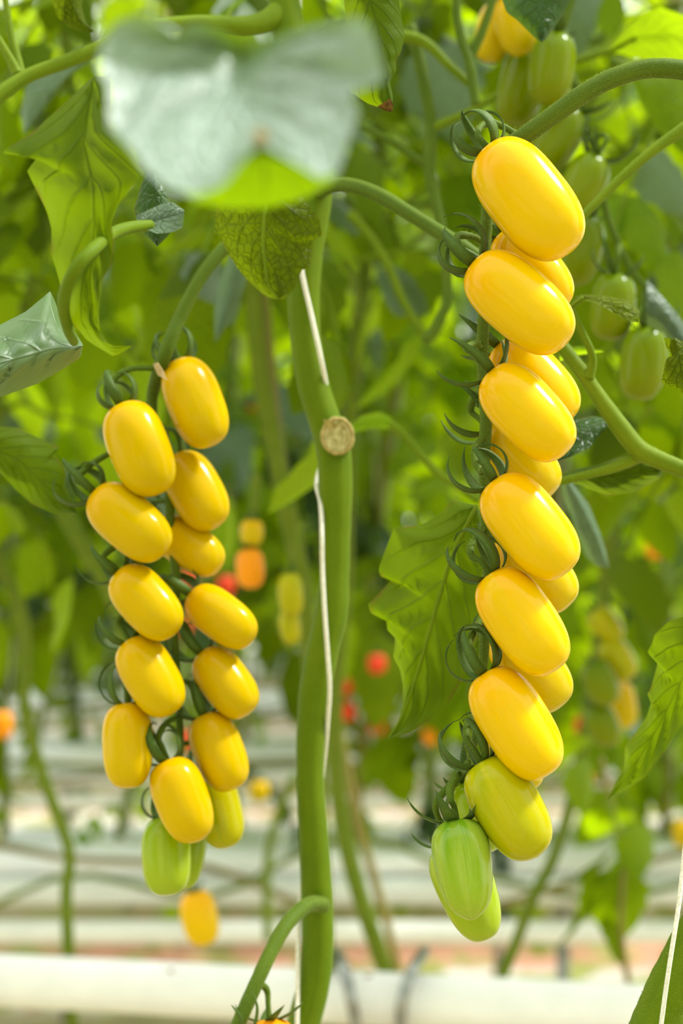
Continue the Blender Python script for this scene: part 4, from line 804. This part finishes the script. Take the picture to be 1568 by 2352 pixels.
# ------------------------------------------------------------------ blurred fruit in the rows behind
kw = dict(detail=0, tilt=0.0)
for i, (bb, d, mat, lab, asp, an) in enumerate((
    ((408, 1315, 452, 1355), 1.9, 'red', 'blurred red tomato peeking under the small leaning yellow one', 1.05, 0),
    ((496, 1322, 542, 1366), 1.9, 'red', 'blurred red tomato above the strongly leaning yellow one', 1.05, 0),
    ((415, 1675, 450, 1735), 1.9, 'red', 'blurred red tomato between the lower tomatoes of the softer cluster', 1.4, 0),
    ((405, 1420, 440, 1460), 2.0, 'red', 'blurred reddish tomato in the gap between the two softer columns', 1.1, 0),
    ((772, 1485, 806, 1525), 2.3, 'red', 'small blurred red tomato touching the main stem, highest of its string', 1.1, 0),
    ((843, 1502, 887, 1548), 2.1, 'red', 'blurred red tomato standing out before the lobed leaf, highest of its string', 1.05, 0),
    ((774, 1556, 810, 1598), 2.3, 'red', 'small blurred red tomato by the main stem, second of its string', 1.1, 0),
    ((848, 1582, 888, 1624), 2.2, 'red', 'blurred dark red tomato under the outstanding one before the lobed leaf', 1.05, 0),
    ((778, 1612, 816, 1656), 2.3, 'red', 'small blurred red tomato by the main stem, lowest of its string', 1.1, 0),
    ((848, 1645, 886, 1688), 2.3, 'red', 'blurred dark red tomato lowest before the lobed leaf', 1.1, 0),
    ((556, 930, 586, 968), 2.4, 'red', 'tiny blurred red tomato behind the upper softer cluster', 1.1, 0),
    ((1482, 1236, 1528, 1284), 2.1, 'orange', 'blurred orange tomato beyond the fourth sharp one', 1.05, 0),
    ((1516, 1198, 1556, 1238), 2.2, 'orange', 'blurred orange tomato near the frame edge, above another orange one', 1.05, 0),
    ((1318, 1645, 1354, 1688), 2.3, 'red', 'blurred red tomato beside the sixth sharp yellow one', 1.1, 0),
    ((1318, 1765, 1362, 1812), 2.1, 'orange', 'blurred orange tomato beside the turning yellow-green one', 1.1, 0),
    ((970, 1668, 1008, 1712), 2.3, 'orange', 'blurred orange tomato under the tip of the lobed leaf', 1.1, 0),
    ((550, 1192, 606, 1254), 1.06, 'yellow_back', 'blurred yellow tomato behind the inner softer column, upper', 1.1, 0),
    ((542, 1258, 608, 1352), 1.06, 'orange', 'blurred amber tomato under the yellow one behind the inner softer column', 1.4, 5),
    ((640, 1310, 694, 1420), 1.04, 'turning', 'blurred olive-yellow tomato close beside the main stem, upper of two', 1.7, 4),
    ((640, 1400, 692, 1480), 1.05, 'turning', 'blurred olive-yellow tomato close beside the main stem, lower of two', 1.6, 8),
    ((568, 1790, 622, 1844), 1.9, 'yellow_back', 'blurred yellow tomato beside the main stem above the gutters', 1.05, 0),
    ((408, 2044, 508, 2172), 1.12, 'yellow', 'soft yellow tomato hanging alone under the softer cluster, above the pipe', 1.5, 12),
    ((-20, 1630, 28, 1700), 2.0, 'orange', 'blurred amber tomato cut by the frame edge', 1.3, 0),
    ((1345, 1392, 1436, 1482), 1.22, 'turning', 'blurred yellow-green tomato topmost of the faint cluster beyond the sharp one', 1.4, 35),
    ((1372, 1462, 1464, 1566), 1.22, 'turning', 'blurred yellow-green tomato second in the faint cluster beyond the sharp one', 1.4, 30),
    ((1336, 1512, 1422, 1624), 1.20, 'olive', 'blurred green tomato facing the sixth sharp one in the faint cluster', 1.4, 24),
    ((1395, 1560, 1460, 1676), 1.26, 'yellow_back', 'blurred amber-yellow tomato tucked behind the faint green one', 1.6, 10),
    ((1338, 1612, 1430, 1716), 1.22, 'olive', 'blurred green tomato lowest in the faint cluster', 1.4, 22),
    ((1545, 1880, 1590, 1950), 1.9, 'yellow_back', 'blurred yellow tomato cut by the frame edge near the twine', 1.3, 0))):
    tomato('f%d' % i, bb, d, mat, lab, 'blurred tomatoes in the rows behind', asp, ang=an, **kw)
for lab, pts, d in (('faint stalk of the red string beside the main stem', [(800, 1330), (792, 1480), (790, 1570), (797, 1660)], 2.32),
                    ('faint stalk of the red string before the lobed leaf', [(850, 1330), (862, 1480), (870, 1600), (866, 1700)], 2.24),
                    ('faint stalk above the yellow and amber tomatoes by the inner softer column', [(590, 1090), (580, 1190), (574, 1270)], 1.075),
                    ('faint stalk above the olive-yellow pair beside the main stem', [(690, 1200), (672, 1300), (664, 1420)], 1.06),
                    ('faint stalk of the red tomatoes behind the softer cluster', [(490, 1150), (480, 1250), (455, 1330), (430, 1400), (425, 1560), (432, 1720)], 1.93),
                    ('faint stalk of the yellow-green cluster beyond the sharp one', [(1420, 1200), (1400, 1330), (1390, 1450), (1385, 1560), (1380, 1660)], 1.26),
                    ('faint stalk holding the lone soft yellow tomato', [(420, 1700), (415, 1800), (430, 1950), (445, 2060)], 1.14),
                    ('faint stalk above the two orange tomatoes near the frame edge', [(1540, 1080), (1530, 1180), (1505, 1260)], 2.18)):
    stem_thing('truss_stalk', lab, 'stalk', pts, d, [.0035, .0025], 'stem_far', 0, n=24, segs=8, group='stalks of the blurred fruit')
# shoot with leaves beyond the green tomatoes
org = P(1440, 2260, 1.5); so = empty('side_shoot', org); tag(so, 'leafy side shoot with blurred drooping leaves above the white pipe', 'plant')
wmesh('stem', tube([P(x, y, 1.5) for x, y in ((1480, 2420), (1440, 2240), (1425, 2120), (1430, 1990), (1410, 1880), (1380, 1740))], [.004, .003, .0025], 30, 8), M['stem_brown'], org, so)
for i, (x, y, an, ln) in enumerate(((1395, 1870, 60, 95), (1420, 1920, 120, 120), (1460, 1950, 70, 110), (1400, 2010, 110, 110), (1380, 2060, 100, 120), (1420, 2080, 80, 150), (1440, 2020, 110, 90), (1350, 2130, 100, 110), (1390, 2150, 60, 100), (1335, 1740, 110, 100), (1330, 1800, 70, 110))):
    p = P(x, y - ln * .5, 1.5) - org; L = ln * 1.25 / F * 1.5
    o = link('leaf', LET[(0, 2, 5, 3)[i % 4]], so, p); o.scale = (L, L, L); o.rotation_euler = (random.uniform(-.4, .4), math.radians(an), random.uniform(-1.2, -.3))
